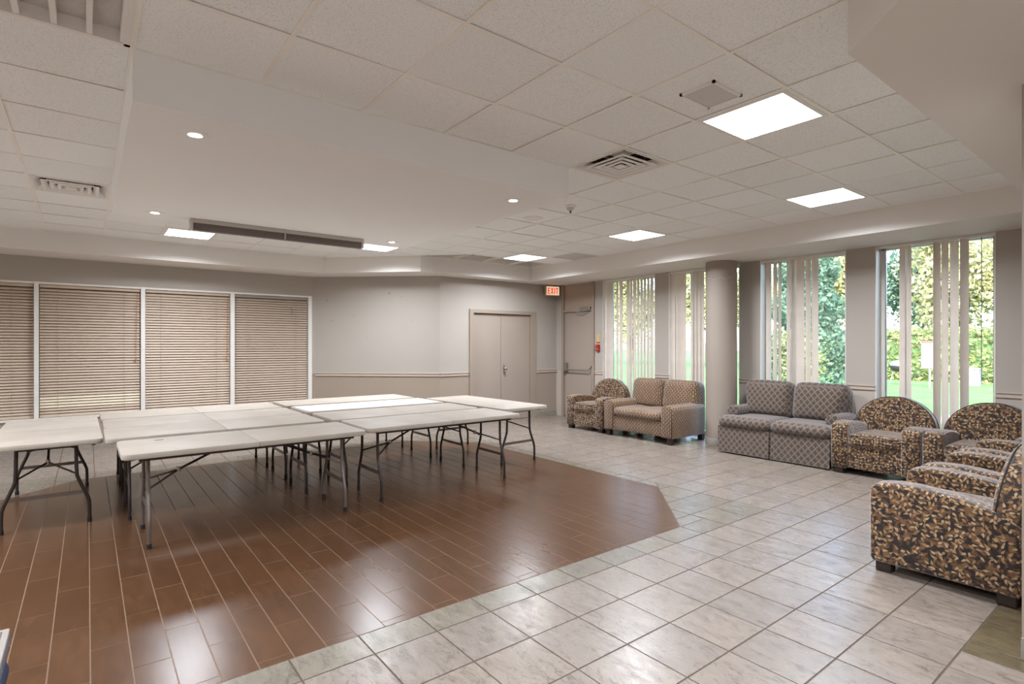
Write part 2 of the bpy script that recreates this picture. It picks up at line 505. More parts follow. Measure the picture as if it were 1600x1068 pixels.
# ---------------------------------------------------------------- mesh helpers
class MB:
    """collects shapes in one bmesh and links them as one object"""
    def __init__(self):
        self.bm = bmesh.new()
    def box(self, lo, hi, mat=0, rot=None, bevel=0.0, seg=2):
        g = bmesh.ops.create_cube(self.bm, size=1.0)
        vs = g['verts']
        c = [(lo[i] + hi[i]) / 2 for i in range(3)]
        s = [abs(hi[i] - lo[i]) for i in range(3)]
        for v in vs:
            v.co = Vector((v.co.x * s[0], v.co.y * s[1], v.co.z * s[2]))
        if bevel:
            es = list({e for v in vs for e in v.link_edges})
            r = bmesh.ops.bevel(self.bm, geom=es, offset=bevel, segments=seg, affect='EDGES', profile=0.5)
            vs = list({v for f in r['faces'] for v in f.verts} | {v for v in vs if v.is_valid})
        for v in vs:
            p = v.co
            if rot is not None:
                p = rot @ p
            v.co = p + Vector(c)
        for f in {f for v in vs for f in v.link_faces}:
            f.material_index = mat
        return vs
    def rbox(self, lo, hi, r, n=6, puff=(0, 0, 0)):
        """soft rounded box; puff bulges the faces of each axis outward"""
        c = Vector([(lo[i] + hi[i]) / 2 for i in range(3)])
        h = Vector([abs(hi[i] - lo[i]) / 2 for i in range(3)])
        r = min(r, h.x, h.y, h.z)
        bm2 = bmesh.new()
        bmesh.ops.create_cube(bm2, size=2.0)
        bmesh.ops.subdivide_edges(bm2, edges=bm2.edges[:], cuts=n, use_grid_fill=True)
        vm = {}
        inner = h - Vector((r, r, r))
        for v in bm2.verts:
            u = v.co.copy()
            # denser near the edges
            t = Vector([math.copysign(1 - (1 - abs(a)) ** 1.35, a) if abs(a) < 1 else a for a in u])
            p = Vector([t[i] * h[i] for i in range(3)])
            q = Vector([max(-inner[i], min(inner[i], p[i])) for i in range(3)])
            d = p - q
            if d.length > 1e-9:
                p = q + d.normalized() * r
            for i in range(3):
                if puff[i]:
                    j, m = (i + 1) % 3, (i + 2) % 3
                    w = (1 - u[j] ** 2) * (1 - u[m] ** 2)
                    p[i] += puff[i] * u[i] * max(0, w) ** 0.6
            vm[v] = self.bm.verts.new(p + c)
        for f in bm2.faces:
            self.bm.faces.new([vm[v] for v in f.verts])
        bm2.free()
        return list(vm.values())
    def prism(self, pts, axis, a, b, mat=0, bevel=0.0, seg=3):
        """polygon (2-D points) extruded along an axis from a to b; other axes in order"""
        o = [i for i in range(3) if i != axis]
        def mk(p, t):
            v = [0, 0, 0]
            v[o[0]], v[o[1]], v[axis] = p[0], p[1], t
            return self.bm.verts.new(v)
        A = [mk(p, a) for p in pts]
        B = [mk(p, b) for p in pts]
        fs = [self.bm.faces.new(A), self.bm.faces.new(B)]
        n = len(pts)
        side = [self.bm.faces.new((A[i], A[(i + 1) % n], B[(i + 1) % n], B[i])) for i in range(n)]
        for f in fs + side:
            f.material_index = mat
        bmesh.ops.recalc_face_normals(self.bm, faces=fs + side)
        if bevel:
            es = list({e for f in fs for e in f.edges})
            bmesh.ops.bevel(self.bm, geom=es, offset=bevel, segments=seg, affect='EDGES', profile=0.5, clamp_overlap=True)
        return A + B
    def tube(self, path, r, seg=8, closed=False, caps=True, mat=0):
        P = [Vector(p) for p in path]
        n = len(P)
        rings = []
        up = Vector((0, 0, 1))
        prev = None
        for i in range(n):
            if closed:
                t = (P[(i + 1) % n] - P[i - 1])
            else:
                t = (P[min(i + 1, n - 1)] - P[max(i - 1, 0)])
            t.normalize()
            if prev is None:
                a = up if abs(t.dot(up)) < 0.9 else Vector((1, 0, 0))
                x = t.cross(a).normalized()
            else:
                x = (prev - t * prev.dot(t))
                x = x.normalized() if x.length > 1e-6 else t.orthogonal().normalized()
            prev = x
            y = t.cross(x)
            rr = r[i] if isinstance(r, (list, tuple)) else r
            rings.append([self.bm.verts.new(P[i] + (x * math.cos(2 * PI * k / seg) + y * math.sin(2 * PI * k / seg)) * rr) for k in range(seg)])
        for i in range(n if closed else n - 1):
            A, B = rings[i], rings[(i + 1) % n]
            for k in range(seg):
                f = self.bm.faces.new((A[k], A[(k + 1) % seg], B[(k + 1) % seg], B[k]))
                f.material_index = mat
        if caps and not closed:
            self.bm.faces.new(rings[0][::-1]).material_index = mat
            self.bm.faces.new(rings[-1]).material_index = mat
    def lathe(self, prof, seg=24, c=(0, 0), mat=0):
        """profile of (radius, z) turned about a vertical axis"""
        rings = []
        for r, z in prof:
            rings.append([self.bm.verts.new((c[0] + r * math.cos(2 * PI * k / seg), c[1] + r * math.sin(2 * PI * k / seg), z)) for k in range(seg)] if r > 1e-6 else [self.bm.verts.new((c[0], c[1], z))])
        for A, B in zip(rings, rings[1:]):
            for k in range(seg):
                a = [A[k % len(A)], A[(k + 1) % len(A)]] if len(A) > 1 else [A[0]]
                b = [B[(k + 1) % len(B)], B[k % len(B)]] if len(B) > 1 else [B[0]]
                f = self.bm.faces.new(a + b)
                f.material_index = mat
        bmesh.ops.recalc_face_normals(self.bm, faces=self.bm.faces[:])
    def xf(self, mtx):
        bmesh.ops.transform(self.bm, matrix=mtx, verts=self.bm.verts[:])
        return self
    def mesh(self, name, mats, smooth=True, uv=False, angle=40):
        bmesh.ops.recalc_face_normals(self.bm, faces=self.bm.faces[:])
        me = bpy.data.meshes.new(name)
        self.bm.to_mesh(me)
        self.bm.free()
        for m in (mats if isinstance(mats, (list, tuple)) else [mats]):
            me.materials.append(M[m])
        if smooth:
            me.polygons.foreach_set('use_smooth', [True] * len(me.polygons))
            me.set_sharp_from_angle(angle=math.radians(angle))
        if uv:
            box_uv(me)
        return me
    def build(self, name, mats, parent=None, smooth=True, uv=False, angle=40, loc=None):
        o = bpy.data.objects.new(name, self.mesh(name, mats, smooth, uv, angle))
        COL.objects.link(o)
        if parent is not None:
            o.parent = parent
        if loc is not None:
            o.location = loc
        return o

def box_uv(me):
    """metre-true coordinates from the dominant axis of each face"""
    ul = me.uv_layers.new(name='UVMap')
    for p in me.polygons:
        n = p.normal
        ax = max(range(3), key=lambda i: abs(n[i]))
        for li in p.loop_indices:
            v = me.vertices[me.loops[li].vertex_index].co
            if ax == 0:
                ul.data[li].uv = (v.y + 3.1, v.z)
            elif ax == 1:
                ul.data[li].uv = (v.x, v.z)
            else:
                ul.data[li].uv = (v.x + 7.3, v.y)

def empty(name, loc=(0, 0, 0), rz=0.0, label=None, cat=None, group=None, kind=None):
    o = bpy.data.objects.new(name, None)
    o.empty_display_size = 0.1
    COL.objects.link(o)
    o.location = loc
    o.rotation_euler = (0, 0, rz)
    tag(o, label, cat, group, kind)
    return o

def tag(o, label=None, cat=None, group=None, kind=None):
    if label: o['label'] = label
    if cat: o['category'] = cat
    if group: o['group'] = group
    if kind: o['kind'] = kind
    return o

def struct(o):
    o['kind'] = 'structure'
    return o

def part(name, me, parent, loc=(0, 0, 0), rot=None):
    o = bpy.data.objects.new(name, me)
    COL.objects.link(o)
    o.parent = parent
    o.location = loc
    if rot is not None:
        o.rotation_euler = rot
    return o

def copy_tree(o, parent=None):
    c = o.copy()
    COL.objects.link(c)
    if parent is not None:
        c.parent = parent
    for ch in list(o.children):
        copy_tree(ch, c)
    return c

# ================================================================ STRUCTURE
ZC, ZS = 2.99, 2.726           # tile ceiling, dropped soffits
WX, BY, DY = 7.85, 10.18, 8.58  # window wall, blind wall, double-door wall
X0, Y0 = -4.1, -2.7
GX = lambda k: 2.01 + 0.6096 * k
GY = lambda k: 1.545 + 0.6096 * k
RZ = 0.955                     # bottom of the chair rail

# ---- walls
def wall_quad(name, segs, split=True, low='wainscot'):
    """vertical wall slabs (x0,y0,x1,y1,z0,z1, thickness to the left of the direction)"""
    b = MB()
    for (x0, y0, x1, y1, z0, z1, th) in segs:
        d = Vector((x1 - x0, y1 - y0, 0)).normalized()
        n = Vector((-d.y, d.x, 0)) * th
        cuts = [z0, z1]
        if split and z0 < RZ < z1:
            cuts = [z0, RZ, z1]
        for a, c in zip(cuts, cuts[1:]):
            pts = [(x0, y0), (x1, y1), (x1 + n.x, y1 + n.y), (x0 + n.x, y0 + n.y)]
            b.prism(pts, 2, a, c, mat=(1 if (split and c <= RZ + 1e-6) else 0))
    return struct(b.build(name, ['wall', low], smooth=False))

# blind wall (faces -Y): below sill, above head, ends; openings between mullions
SZ0, SZ1 = 0.45, 2.345
wall_quad('wall_back', [(X0, BY, 3.30, BY, SZ1 + 0.03, 3.1, 0.25), (X0, BY, 3.30, BY, -0.1, SZ0 - 0.03, 0.25),
                        (3.25, BY, 3.34, BY, SZ0 - 0.03, SZ1 + 0.03, 0.25)])
wall_quad('wall_diagonal', [(3.30, BY, 5.02, DY, -0.1, 3.1, 0.25)])
# double door wall
DX0, DX1, DZ = 5.70, 7.20, 2.115
wall_quad('wall_door', [(5.02, DY, DX0, DY, -0.1, 3.1, 0.25), (DX1, DY, 8.1, DY, -0.1, 3.1, 0.25), (DX0, DY, DX1, DY, DZ, 3.1, 0.25)])
# window wall: piers between full height windows
WIN = [(6.03, 7.255), (4.46, 5.74), (2.98, 4.135), (1.485, 2.64)]
EX0, EX1 = 7.47, 8.40          # exit door frame
piers = [(DY, EX1), (EX0, WIN[0][1]), (WIN[0][0], WIN[1][1]), (WIN[1][0], WIN[2][1]), (WIN[2][0], WIN[3][1]), (WIN[3][0], 0.45)]
wall_quad('wall_right', [(WX, a, WX, c, -0.1, 3.1, 0.32) for a, c in piers], low='wainpale')
wall_quad('wall_left', [(X0, Y0, X0, BY, -0.1, 3.1, 0.2)])
wall_quad('wall_rear', [(3.6, Y0, X0, Y0, -0.1, 3.1, 0.2)])
wall_quad('wall_front', [(8.1, 0.57, 3.77, 0.57, -0.1, 3.1, 0.25), (3.515, 0.57, 3.515, Y0, -0.1, 3.1, 0.25)])

# roof slab over everything, keeps the sun out
b = MB(); b.box((X0 - 0.4, Y0 - 0.4, 3.12), (8.6, BY + 0.5, 3.4)); struct(b.build('ceiling_slab', 'soffit', smooth=False))

# ---- perimeter soffit and slab
b = MB()
b.prism([(X0, 9.47), (3.23, 9.47), (4.45, 8.25), (6.89, 8.25), (6.89, Y0), (8.16, Y0), (8.16, 8.8), (5.1, 8.8), (3.6, 10.42), (X0, 10.42)], 2, ZS, 3.1)
struct(b.build('ceiling_soffit', 'soffit', smooth=False))
b = MB()
b.prism([(GX(-3), 3.375), (3.225, 3.375), (3.225, 6.42), (GX(-3), 6.42)], 2, ZS, 3.1)
struct(b.build('ceiling_dropped_panel', 'slab', smooth=False))
b = MB()
b.prism([(2.56, 0.965), (6.9, 0.965), (6.9, Y0), (0.9, Y0), (0.9, -0.745)], 2, ZS + 0.002, 3.1)
struct(b.build('ceiling_corner_bulkhead', 'soffit', smooth=False))

# ---- suspended ceiling: grid and tiles
def clip_poly(poly, a, c):
    """keep the part of poly left of the line a->c"""
    out = []
    side = lambda p: (c[0] - a[0]) * (p[1] - a[1]) - (c[1] - a[1]) * (p[0] - a[0])
    n = len(poly)
    for i in range(n):
        p, q = poly[i], poly[(i + 1) % n]
        sp, sq = side(p), side(q)
        if sp >= 0: out.append(p)
        if (sp > 0 > sq) or (sp < 0 < sq):
            t = sp / (sp - sq)
            out.append((p[0] + (q[0] - p[0]) * t, p[1] + (q[1] - p[1]) * t))
    return out
def area(p):
    return 0.5 * abs(sum(p[i][0] * p[(i + 1) % len(p)][1] - p[(i + 1) % len(p)][0] * p[i][1] for i in range(len(p))))

def to_px(x, y, z):
    ca, sa = math.cos(YAW), math.sin(YAW)
    r = x * ca - y * sa; d = x * sa + y * ca
    if d < 0.15: return None
    return 800 + FPX * r / d, 538 - FPX * (z - EYE) / d, d
def in_view(pts, z, m=60):
    ps = [to_px(x, y, z) for x, y in pts]
    ps = [p for p in ps if p]
    if not ps: return False
    return max(p[0] for p in ps) > -m and min(p[0] for p in ps) < 1600 + m and max(p[1] for p in ps) > -m and min(p[1] for p in ps) < 1068 + m

ceiling = empty('ceiling', (0, 0, 0)); struct(ceiling)
LIGHTS = [(2, 0), (6, 1), (6, 5), (6, 9), (2, 10), (-2, 11)]
LIGHTS_ADDED = [(-2, -2), (-3, -5), (-6, -5), (-6, 0), (-6, 5), (-9, 2), (-9, 6), (-9, 10)]  # unseen troffers, added to light the near part of the room
DIFF = [(2, 2), (-4, 8)]
GRILL = [(7, 8)]
DARK = [(-4, 2), ]
skip = set(LIGHTS + LIGHTS_ADDED + DIFF + GRILL + DARK)
T = 0.6096
full_mesh = None
rest = MB(); rest_n = 0
for i in range(-10, 9):
    for j in range(-7, 13):
        if (i, j) in skip: continue
        x, y = GX(i), GY(j)
        if x < X0 - 0.2: continue
        if GX(-3) - 0.01 <= x < 3.2 and 3.36 <= y < 6.3: continue
        poly = [(x + .010, y + .010), (x + T - .010, y + .010), (x + T - .010, y + T - .010), (x + .010, y + T - .010)]
        a0 = area(poly)
        # inside the perimeter soffit line
        poly = clip_poly(poly, (6.89, Y0), (6.89, 9.5)) if x + T > 6.89 else poly
        if len(poly) > 2: poly = clip_poly(poly, (4.45, 8.25), (3.23, 9.47)) if x > 3.0 and y > 7.6 else poly
        if len(poly) > 2 and y + T > 8.26 and x > 4.3: continue
        if y + T > 9.5: continue
        if len(poly) < 3 or area(poly) < 0.004: continue
        if y + T < 0.97 and x > 2.6: continue
        full = abs(area(poly) - a0) < 1e-6
        if in_view(poly, ZC):
            if full:
                if full_mesh is None:
                    q = MB(); h = T / 2 - .010
                    q.box((-h, -h, 0), (h, h, 0.012)); full_mesh = q.mesh('ceiling_tile', 'ctile', smooth=False)
                # a few tiles sit a hair off level, as they do
                part('ceiling_tile', full_mesh, ceiling, (x + T / 2, y + T / 2, ZC + 0.004 + random.uniform(-.001, .0015)), (random.uniform(-.004, .004), random.uniform(-.004, .004), 0))
            else:
                q = MB(); q.prism(poly, 2, ZC + 0.004, ZC + 0.016); q.build('ceiling_tile', 'ctile', ceiling, smooth=False)
        else:
            rest.prism(poly, 2, ZC + 0.004, ZC + 0.016); rest_n += 1
r = rest.build('ceiling_tile_field', 'ctile', ceiling, smooth=False); r['kind'] = 'stuff'
b = MB()
for i in range(-10, 9):
    x = GX(i)
    if x > 6.9 or x < X0: continue
    y1 = 9.47 if x < 3.24 else (12.70 - x if x < 4.46 else 8.25)
    b.box((x - .012, Y0, ZC - .001), (x + .012, y1, ZC + .003)); b.box((x - .002, Y0, ZC + .003), (x + .002, y1, ZC + .03))
for j in range(-7, 14):
    y = GY(j)
    if y > 9.45: continue
    x1 = 6.89 if y < 8.3 else 12.70 - y
    b.box((X0, y - .012, ZC - .0012), (x1, y + .012, ZC + .003)); b.box((X0, y - .002, ZC + .003), (x1, y + .002, ZC + .03))
b.build('grid_bar', 'tee', ceiling, smooth=False)
# wall angle along the soffit edge
b = MB()
for p, q in [((X0, 9.47), (3.23, 9.47)), ((3.23, 9.47), (4.45, 8.25)), ((4.45, 8.25), (6.89, 8.25)), ((6.89, 8.25), (6.89, 0.97))]:
    d = (Vector(q) - Vector(p)).normalized(); n = Vector((d.y, -d.x)) * .02
    b.prism([p, q, (q[0] + n.x, q[1] + n.y), (p[0] + n.x, p[1] + n.y)], 2, ZC - .001, ZC + .004)
b.build('wall_angle', 'tee', ceiling, smooth=False)

# ---- floor: bed, planks, tiles
OCT = [(-0.10, 2.695), (3.83, 2.695), (4.72, 3.585), (4.72, 6.90), (3.92, 7.70), (-0.08, 7.70), (-0.95, 6.83), (-0.95, 3.545)]
b = MB(); b.box((X0 - .2, Y0 - .2, -0.12), (8.17, BY + .25, -0.003))
floor = struct(b.build('floor', 'grout', smooth=False))
b = MB(); b.prism(OCT, 2, -0.004, -0.0012); b.build('plank_bed', 'plankgrout', floor, smooth=False)

def inside_oct(poly):
    for i in range(8):
        if len(poly) < 3: return []
        poly = clip_poly(poly, OCT[i], OCT[(i + 1) % 8])
    return poly
def outside_oct(poly):
    """pieces of poly outside the octagon"""
    if not inside_oct(poly): return [poly]
    out = []; cur = poly
    for i in range(8):
        a, c = OCT[i], OCT[(i + 1) % 8]
        o = clip_poly(cur, c, a)
        if len(o) > 2 and area(o) > 1e-4: out.append(o)
        cur = clip_poly(cur, a, c)
        if len(cur) < 3: break
    return out
def inset(poly, g):
    c = (sum(p[0] for p in poly) / len(poly), sum(p[1] for p in poly) / len(poly))
    lines = []
    n = len(poly)
    big = [(c[0] - 5, c[1] - 5), (c[0] + 5, c[1] - 5), (c[0] + 5, c[1] + 5), (c[0] - 5, c[1] + 5)]
    for i in range(n):
        p, q = poly[i], poly[(i + 1) % n]
        d = Vector((q[0] - p[0], q[1] - p[1]))
        if d.length < 1e-6: continue
        d.normalize(); nn = Vector((-d.y, d.x)) * g
        big = clip_poly(big, (p[0] + nn.x, p[1] + nn.y), (q[0] + nn.x, q[1] + nn.y))
        if len(big) < 3: return []
    return big
def ccw(p):
    s = sum(p[i][0] * p[(i + 1) % len(p)][1] - p[(i + 1) % len(p)][0] * p[i][1] for i in range(len(p)))
    return p if s > 0 else p[::-1]
def piece_mesh(poly, name, mat):
    """a thin slab with a small worn chamfer at its top edge"""
    bm = bmesh.new()
    c = (sum(p[0] for p in poly) / len(poly), sum(p[1] for p in poly) / len(poly))
    ip = inset(poly, 0.0008)
    if len(ip) != len(poly): ip = poly
    B = [bm.verts.new((p[0] - c[0], p[1] - c[1], -.012)) for p in poly]
    if mat == 'plank': ip = poly
    C = [] if mat == 'plank' else [bm.verts.new((p[0] - c[0], p[1] - c[1], -.0010)) for p in poly]
    D = [bm.verts.new((p[0] - c[0], p[1] - c[1], 0)) for p in ip]
    n = len(poly)
    bm.faces.new(D)
    for i in range(n):
        k = (i + 1) % n
        if mat == 'plank':
            bm.faces.new((B[i], B[k], D[k], D[i]))
        else:
            bm.faces.new((B[i], B[k], C[k], C[i])); bm.faces.new((C[i], C[k], D[k], D[i]))
    bmesh.ops.recalc_face_normals(bm, faces=bm.faces[:])
    me = bpy.data.meshes.new(name); bm.to_mesh(me); bm.free()
    me.materials.append(M[mat])
    return me, c
def lay(pieces, name, field, limit=300):
    """the pieces that show largest become parts, the rest one field"""
    def show(p):
        q = [to_px(x, y, 0) for x, y in p]
        if not in_view(p, 0, 10) or any(v is None for v in q): return 0
        return area([(v[0], v[1]) for v in q])
    scored = sorted(((show(p), k) for k, (p, m) in enumerate(pieces)), reverse=True)
    cache = {}
    rest = bmesh.new(); rest_mats = []
    for rank, (s, k) in enumerate(scored):
        p, m = pieces[k]
        if rank < limit and s > 0:
            key = (m, len(p)) + tuple(round(v, 4) for q in p for v in (q[0] - p[0][0], q[1] - p[0][1]))
            if key not in cache:
                cache[key] = (piece_mesh(p, name, m), p[0])
            (me, c), p0 = cache[key]
            part(name, me, floor, (c[0] + p[0][0] - p0[0], c[1] + p[0][1] - p0[1], random.uniform(-.0006, .0004)))
        else:
            if m not in rest_mats: rest_mats.append(m)
            me, c = piece_mesh(p, 'tmp', m)
            before = len(rest.verts); nf = len(rest.faces)
            rest.from_mesh(me); rest.verts.ensure_lookup_table(); rest.faces.ensure_lookup_table()
            for v in rest.verts[before:]: v.co += Vector((c[0], c[1], 0))
            for f in rest.faces[nf:]: f.material_index = rest_mats.index(m)
            bpy.data.meshes.remove(me)
    me = bpy.data.meshes.new(field); rest.to_mesh(me); rest.free()
    for m in rest_mats: me.materials.append(M[m])
    o = part(field, me, floor); o['kind'] = 'stuff'

pieces = []
for k in range(-8, 32):
    x = .011 + .1542 * k
    ph = 3.36 if k % 2 == 0 else 3.055
    for n in range(-4, 10):
        y = ph + .6105 * n
        q = inside_oct([(x, y), (x + .1542, y), (x + .1542, y + .6105), (x, y + .6105)])
        if len(q) < 3 or area(q) < 6e-4: continue
        q = inset(ccw(q), .0029)
        if len(q) > 2: pieces.append((q, 'plank'))
lay(pieces, 'floor_plank', 'floor_plank_field')
pieces = []
TX, TY = 0.3427, 0.3445
for i in range(-24, 13):
    for j in range(-16, 24):
        x, y = 3.837 + TX * i, 2.488 + TY * j
        if x > 8.0 or x + TX < X0 or y > BY or y + TY < Y0: continue
        cell = [(x, y), (x + TX, y), (x + TX, y + TY), (x, y + TY)]
        mat = 'tile'
        if -1.31 < x + .01 and x + TX < 4.875 and 2.48 < y + .01 and y + TY < 8.01: mat = 'tileborder'
        cells = [(cell, mat)]
        if y + TY < .78 and x + TX > 3.4:
            if x < 3.3: cells = [([(x, y), (3.365, y), (3.365, y + TY), (x, y + TY)], 'tile'), ([(3.365, y), (x + TX, y), (x + TX, y + TY), (3.365, y + TY)], 'tileolive')]
            else: cells = [(cell, 'tileolive')]
        for c, m in cells:
            for q in outside_oct(c):
                if area(q) < 4e-4: continue
                q = inset(ccw(q), .0040)
                if len(q) > 2: pieces.append((q, m))
lay(pieces, 'floor_tile', 'floor_tile_field')

# ---- base boards (grey tile) and chair rails
def strip(name, p, q, z0, z1, th, mat, n_sign=1, bevel=0.0):
    d = (Vector(q) - Vector(p)).normalized(); n = Vector((d.y, -d.x)) * th * n_sign
    b = MB(); b.prism([p, q, (q[0] + n.x, q[1] + n.y), (p[0] + n.x, p[1] + n.y)], 2, z0, z1)
    return struct(b.build(name, mat, smooth=False))
BH = 0.10
strip('baseboard_diagonal', (3.30, BY), (5.02, DY), 0, BH, .012, 'basetile')
strip('baseboard_door', (7.29, DY), (7.83, DY), 0, BH, .012, 'basetile')
strip('baseboard_door', (5.02, DY), (5.60, DY), 0, BH, .012, 'basetile')
strip('baseboard_back', (X0, BY), (3.30, BY), 0, BH, .012, 'basetile')
for a, c in piers[1:]:
    strip('baseboard_right', (WX, a), (WX, c), 0, BH, .012, 'basetile')
strip('baseboard_front', (3.51, 0.57), (3.51, Y0), 0, BH, .014, 'basetile', 1)
def rail(p, q, num):
    d = (Vector(q) - Vector(p)).normalized(); n = Vector((d.y, -d.x))
    b = MB()
    for (z0, z1, t) in ((RZ - .04, RZ - .028, .016), (RZ - .028, RZ + .006, .011), (RZ + .006, RZ + .022, .022)):
        m = n * t
        b.prism([p, q, (q[0] + m.x, q[1] + m.y), (p[0] + m.x, p[1] + m.y)], 2, z0, z1)
    struct(b.build('trim_%d' % num, 'rail', smooth=False))
rail((3.31, BY - .012), (5.02, DY), 1)
rail((5.02, DY), (5.62, DY), 2)
rail((7.29, DY), (7.84, DY), 3)
for k, (a, c) in enumerate(piers[1:]):
    rail((WX, a), (WX, c), 4 + k)

# ---- round column
b = MB(); b.lathe([(0.222, -0.05), (0.222, ZS + .02)], 48)
column = struct(b.build('column', 'column', loc=(7.522, 4.566, 0)))
b = MB(); b.lathe([(0.222, 0), (0.232, 0), (0.232, .098), (.228, .103), (.222, .103)], 48)
b.build('base_ring', 'basetile', column)
b = MB()
for k in range(14):
    a = PI + 0.2 + k * 0.115 - 0.55
    g = Matrix.Translation((.2235 * math.cos(a), .2235 * math.sin(a), 2.46 + .012 * math.sin(k * 1.1)))
    bmesh.ops.create_icosphere(b.bm, subdivisions=1, radius=.0055, matrix=g)
o = b.build('bead_string', 'paper', column); o['label'] = 'ring of tiny pale beads'

# ---- blind wall windows
MUL = [(-4.10, -4.03), (-2.32, -2.26), (-0.592, -0.540), (0.652, 0.709), (1.902, 1.965), (3.186, 3.250)]
for k in range(5):
    x0, x1 = MUL[k][1], MUL[k + 1][0]
    w = struct(empty('window_%d' % (k + 1), (0, 0, 0)))
    b = MB()
    b.box((MUL[k][0], BY - .02, SZ0 - .03), (MUL[k][1], BY + .16, SZ1 + .03))
    if k == 4: b.box((MUL[5][0], BY - .02, SZ0 - .03), (MUL[5][1], BY + .16, SZ1 + .03))
    b.box((x0, BY - .012, SZ1), (x1, BY + .16, SZ1 + .03)); b.box((x0, BY - .02, SZ0 - .03), (x1, BY + .16, SZ0))
    b.build('window_frame', 'whiteframe', w, smooth=False)
    b = MB(); b.box((x0, BY + .10, SZ0), (x1, BY + .106, SZ1)); b.build('pane', 'glass', w, smooth=False)
b = MB(); b.box((X0, BY + .24, SZ0 - .1), (3.4, BY + .28, SZ1 + .1)); struct(b.build('wall_corridor', 'glassback', smooth=False))

# ---- window wall windows
for k, (y0, y1) in enumerate(WIN):
    w = struct(empty('window_%d' % (k + 6), (0, 0, 0)))
    b = MB()
    xa, xb = WX + .17, WX + .23
    b.box((xa, y0, 0), (xb, y0 + .05, ZS)); b.box((xa, y1 - .05, 0), (xb, y1, ZS))
    b.box((WX - .004, y0, 0), (xa, y0 + .010, ZS)); b.box((WX - .004, y1 - .010, 0), (xa, y1, ZS))  # white liners added over the reveals so the jambs look daylit
    b.box((xa, y0, 0.0), (xb, y1, .07)); b.box((xa, y0, ZS - .04), (xb, y1, ZS))
    b.build('window_frame', 'whiteframe', w, smooth=False)
    b = MB()
    for yy in (y0 + .05, y1 - .05): b.box((xa + .01, yy - .006, .07), (xb - .01, yy + .006, ZS - .04))
    b.build('gasket', 'alu', w, smooth=False)
    b = MB(); b.box((WX + .195, y0 + .05, .07), (WX + .201, y1 - .05, ZS - .04)); b.build('pane', 'glass', w, smooth=False)

# ---- doors
d1 = struct(empty('door_1', (0, DY, 0)))
b = MB()
b.box((5.643, -.03, 0), (5.73, .10, 2.155)); b.box((7.14, -.03, 0), (7.275, .10, 2.155)); b.box((5.73, -.03, 2.09), (7.14, .10, 2.155))
b.build('door_frame', 'doorframe', d1, smooth=False)
for x0, x1 in ((5.735, 6.400), (6.406, 7.135)):
    b = MB(); b.box((x0, .025, .006), (x1, .07, 2.084), bevel=.003, seg=1); lf = b.build('door_leaf', 'doorpaint', d1, smooth=False)
    if x0 > 6:
        b = MB(); b.tube([(6.475, .03, 1.02), (6.475, -.025, 1.02)], .014, 12)
        b.lathe([(0, 0), (.026, 0), (.031, .012), (.024, .03), (0, .034)], 16)
        kb = b
        b2 = MB(); b2.tube([(6.475, .025, 1.02), (6.475, -.02, 1.02)], .013, 12)
        b2.rbox((6.448, -.066, .993), (6.502, -.018, 1.047), .022, 4)
        kb.bm.free()
        b2.build('door_knob', 'steel', lf)
        b = MB(); b.box((6.455, .018, .93), (6.495, .026, 1.085), bevel=.004); b.build('lock_plate', 'steel', lf, smooth=False)
b = MB(); b.box((5.70, .06, 0), (7.18, .24, 2.13)); b.build('door_back', 'doorframe', d1, smooth=False)

d2 = struct(empty('door_2', (WX, 0, 0)))
b = MB()
b.box((-.03, EX1 - .06, 0), (.10, EX1, ZS)); b.box((-.03, EX0, 0), (.10, EX0 + .06, ZS)); b.box((-.02, EX0 + .06, 2.155), (.10, EX1 - .06, 2.20))
b.build('door_frame', 'doorframe', d2, smooth=False)
b = MB(); b.box((.02, EX0 + .06, 2.20), (.10, EX1 - .06, ZS)); b.build('transom_panel', 'transom', d2, smooth=False)
b = MB(); b.box((.015, EX0 + .065, .006), (.065, EX1 - .065, 2.15), bevel=.003, seg=1); leaf = b.build('door_leaf', 'doorpaint', d2, smooth=False)
b = MB(); b.box((.006, EX0 + .10, .06), (.016, EX1 - .10, .885), bevel=.003, seg=1); b.build('kick_panel', 'doorpaint', leaf, smooth=False)
b = MB(); b.box((-.06, EX1 - .165, .93), (.016, EX1 - .085, 1.12), bevel=.012); b.build('latch_case', 'steel', leaf, smooth=False)
b = MB(); b.tube([(-.05, EX1 - .13, .975), (-.055, EX0 + .16, .975), (-.045, EX0 + .13, 1.0), (.012, EX0 + .10, 1.09)], .012, 10); b.build('push_bar', 'steel', leaf)
b = MB(); b.box((-.05, EX0 + .09, 2.17), (.02, EX0 + .36, 2.235), bevel=.008); b.build('door_closer', 'steel', d2, smooth=False)
b = MB(); b.tube([(-.05, EX0 + .15, 2.165), (-.14, EX0 + .36, 2.14), (-.02, EX0 + .52, 2.13)], .009, 8); b.build('closer_arm', 'steel', d2)
b = MB(); b.box((.10, EX0, 0), (.32, EX1, ZS)); b.build('door_back', 'doorframe', d2, smooth=False)

# ---- ground outside
b = MB(); b.box((8.17, -60, -.3), (120, 110, -.02)); struct(b.build('ground', 'lawn', smooth=False))
b = MB(); b.prism([(8.17, 2.55), (11.2, 2.75), (14.0, 3.55), (17.0, 3.4), (22, 1.5), (26, -3), (26, -7), (20, -5), (8.17, -4)], 2, -.05, -.012)
struct(b.build('path', 'path', smooth=False))

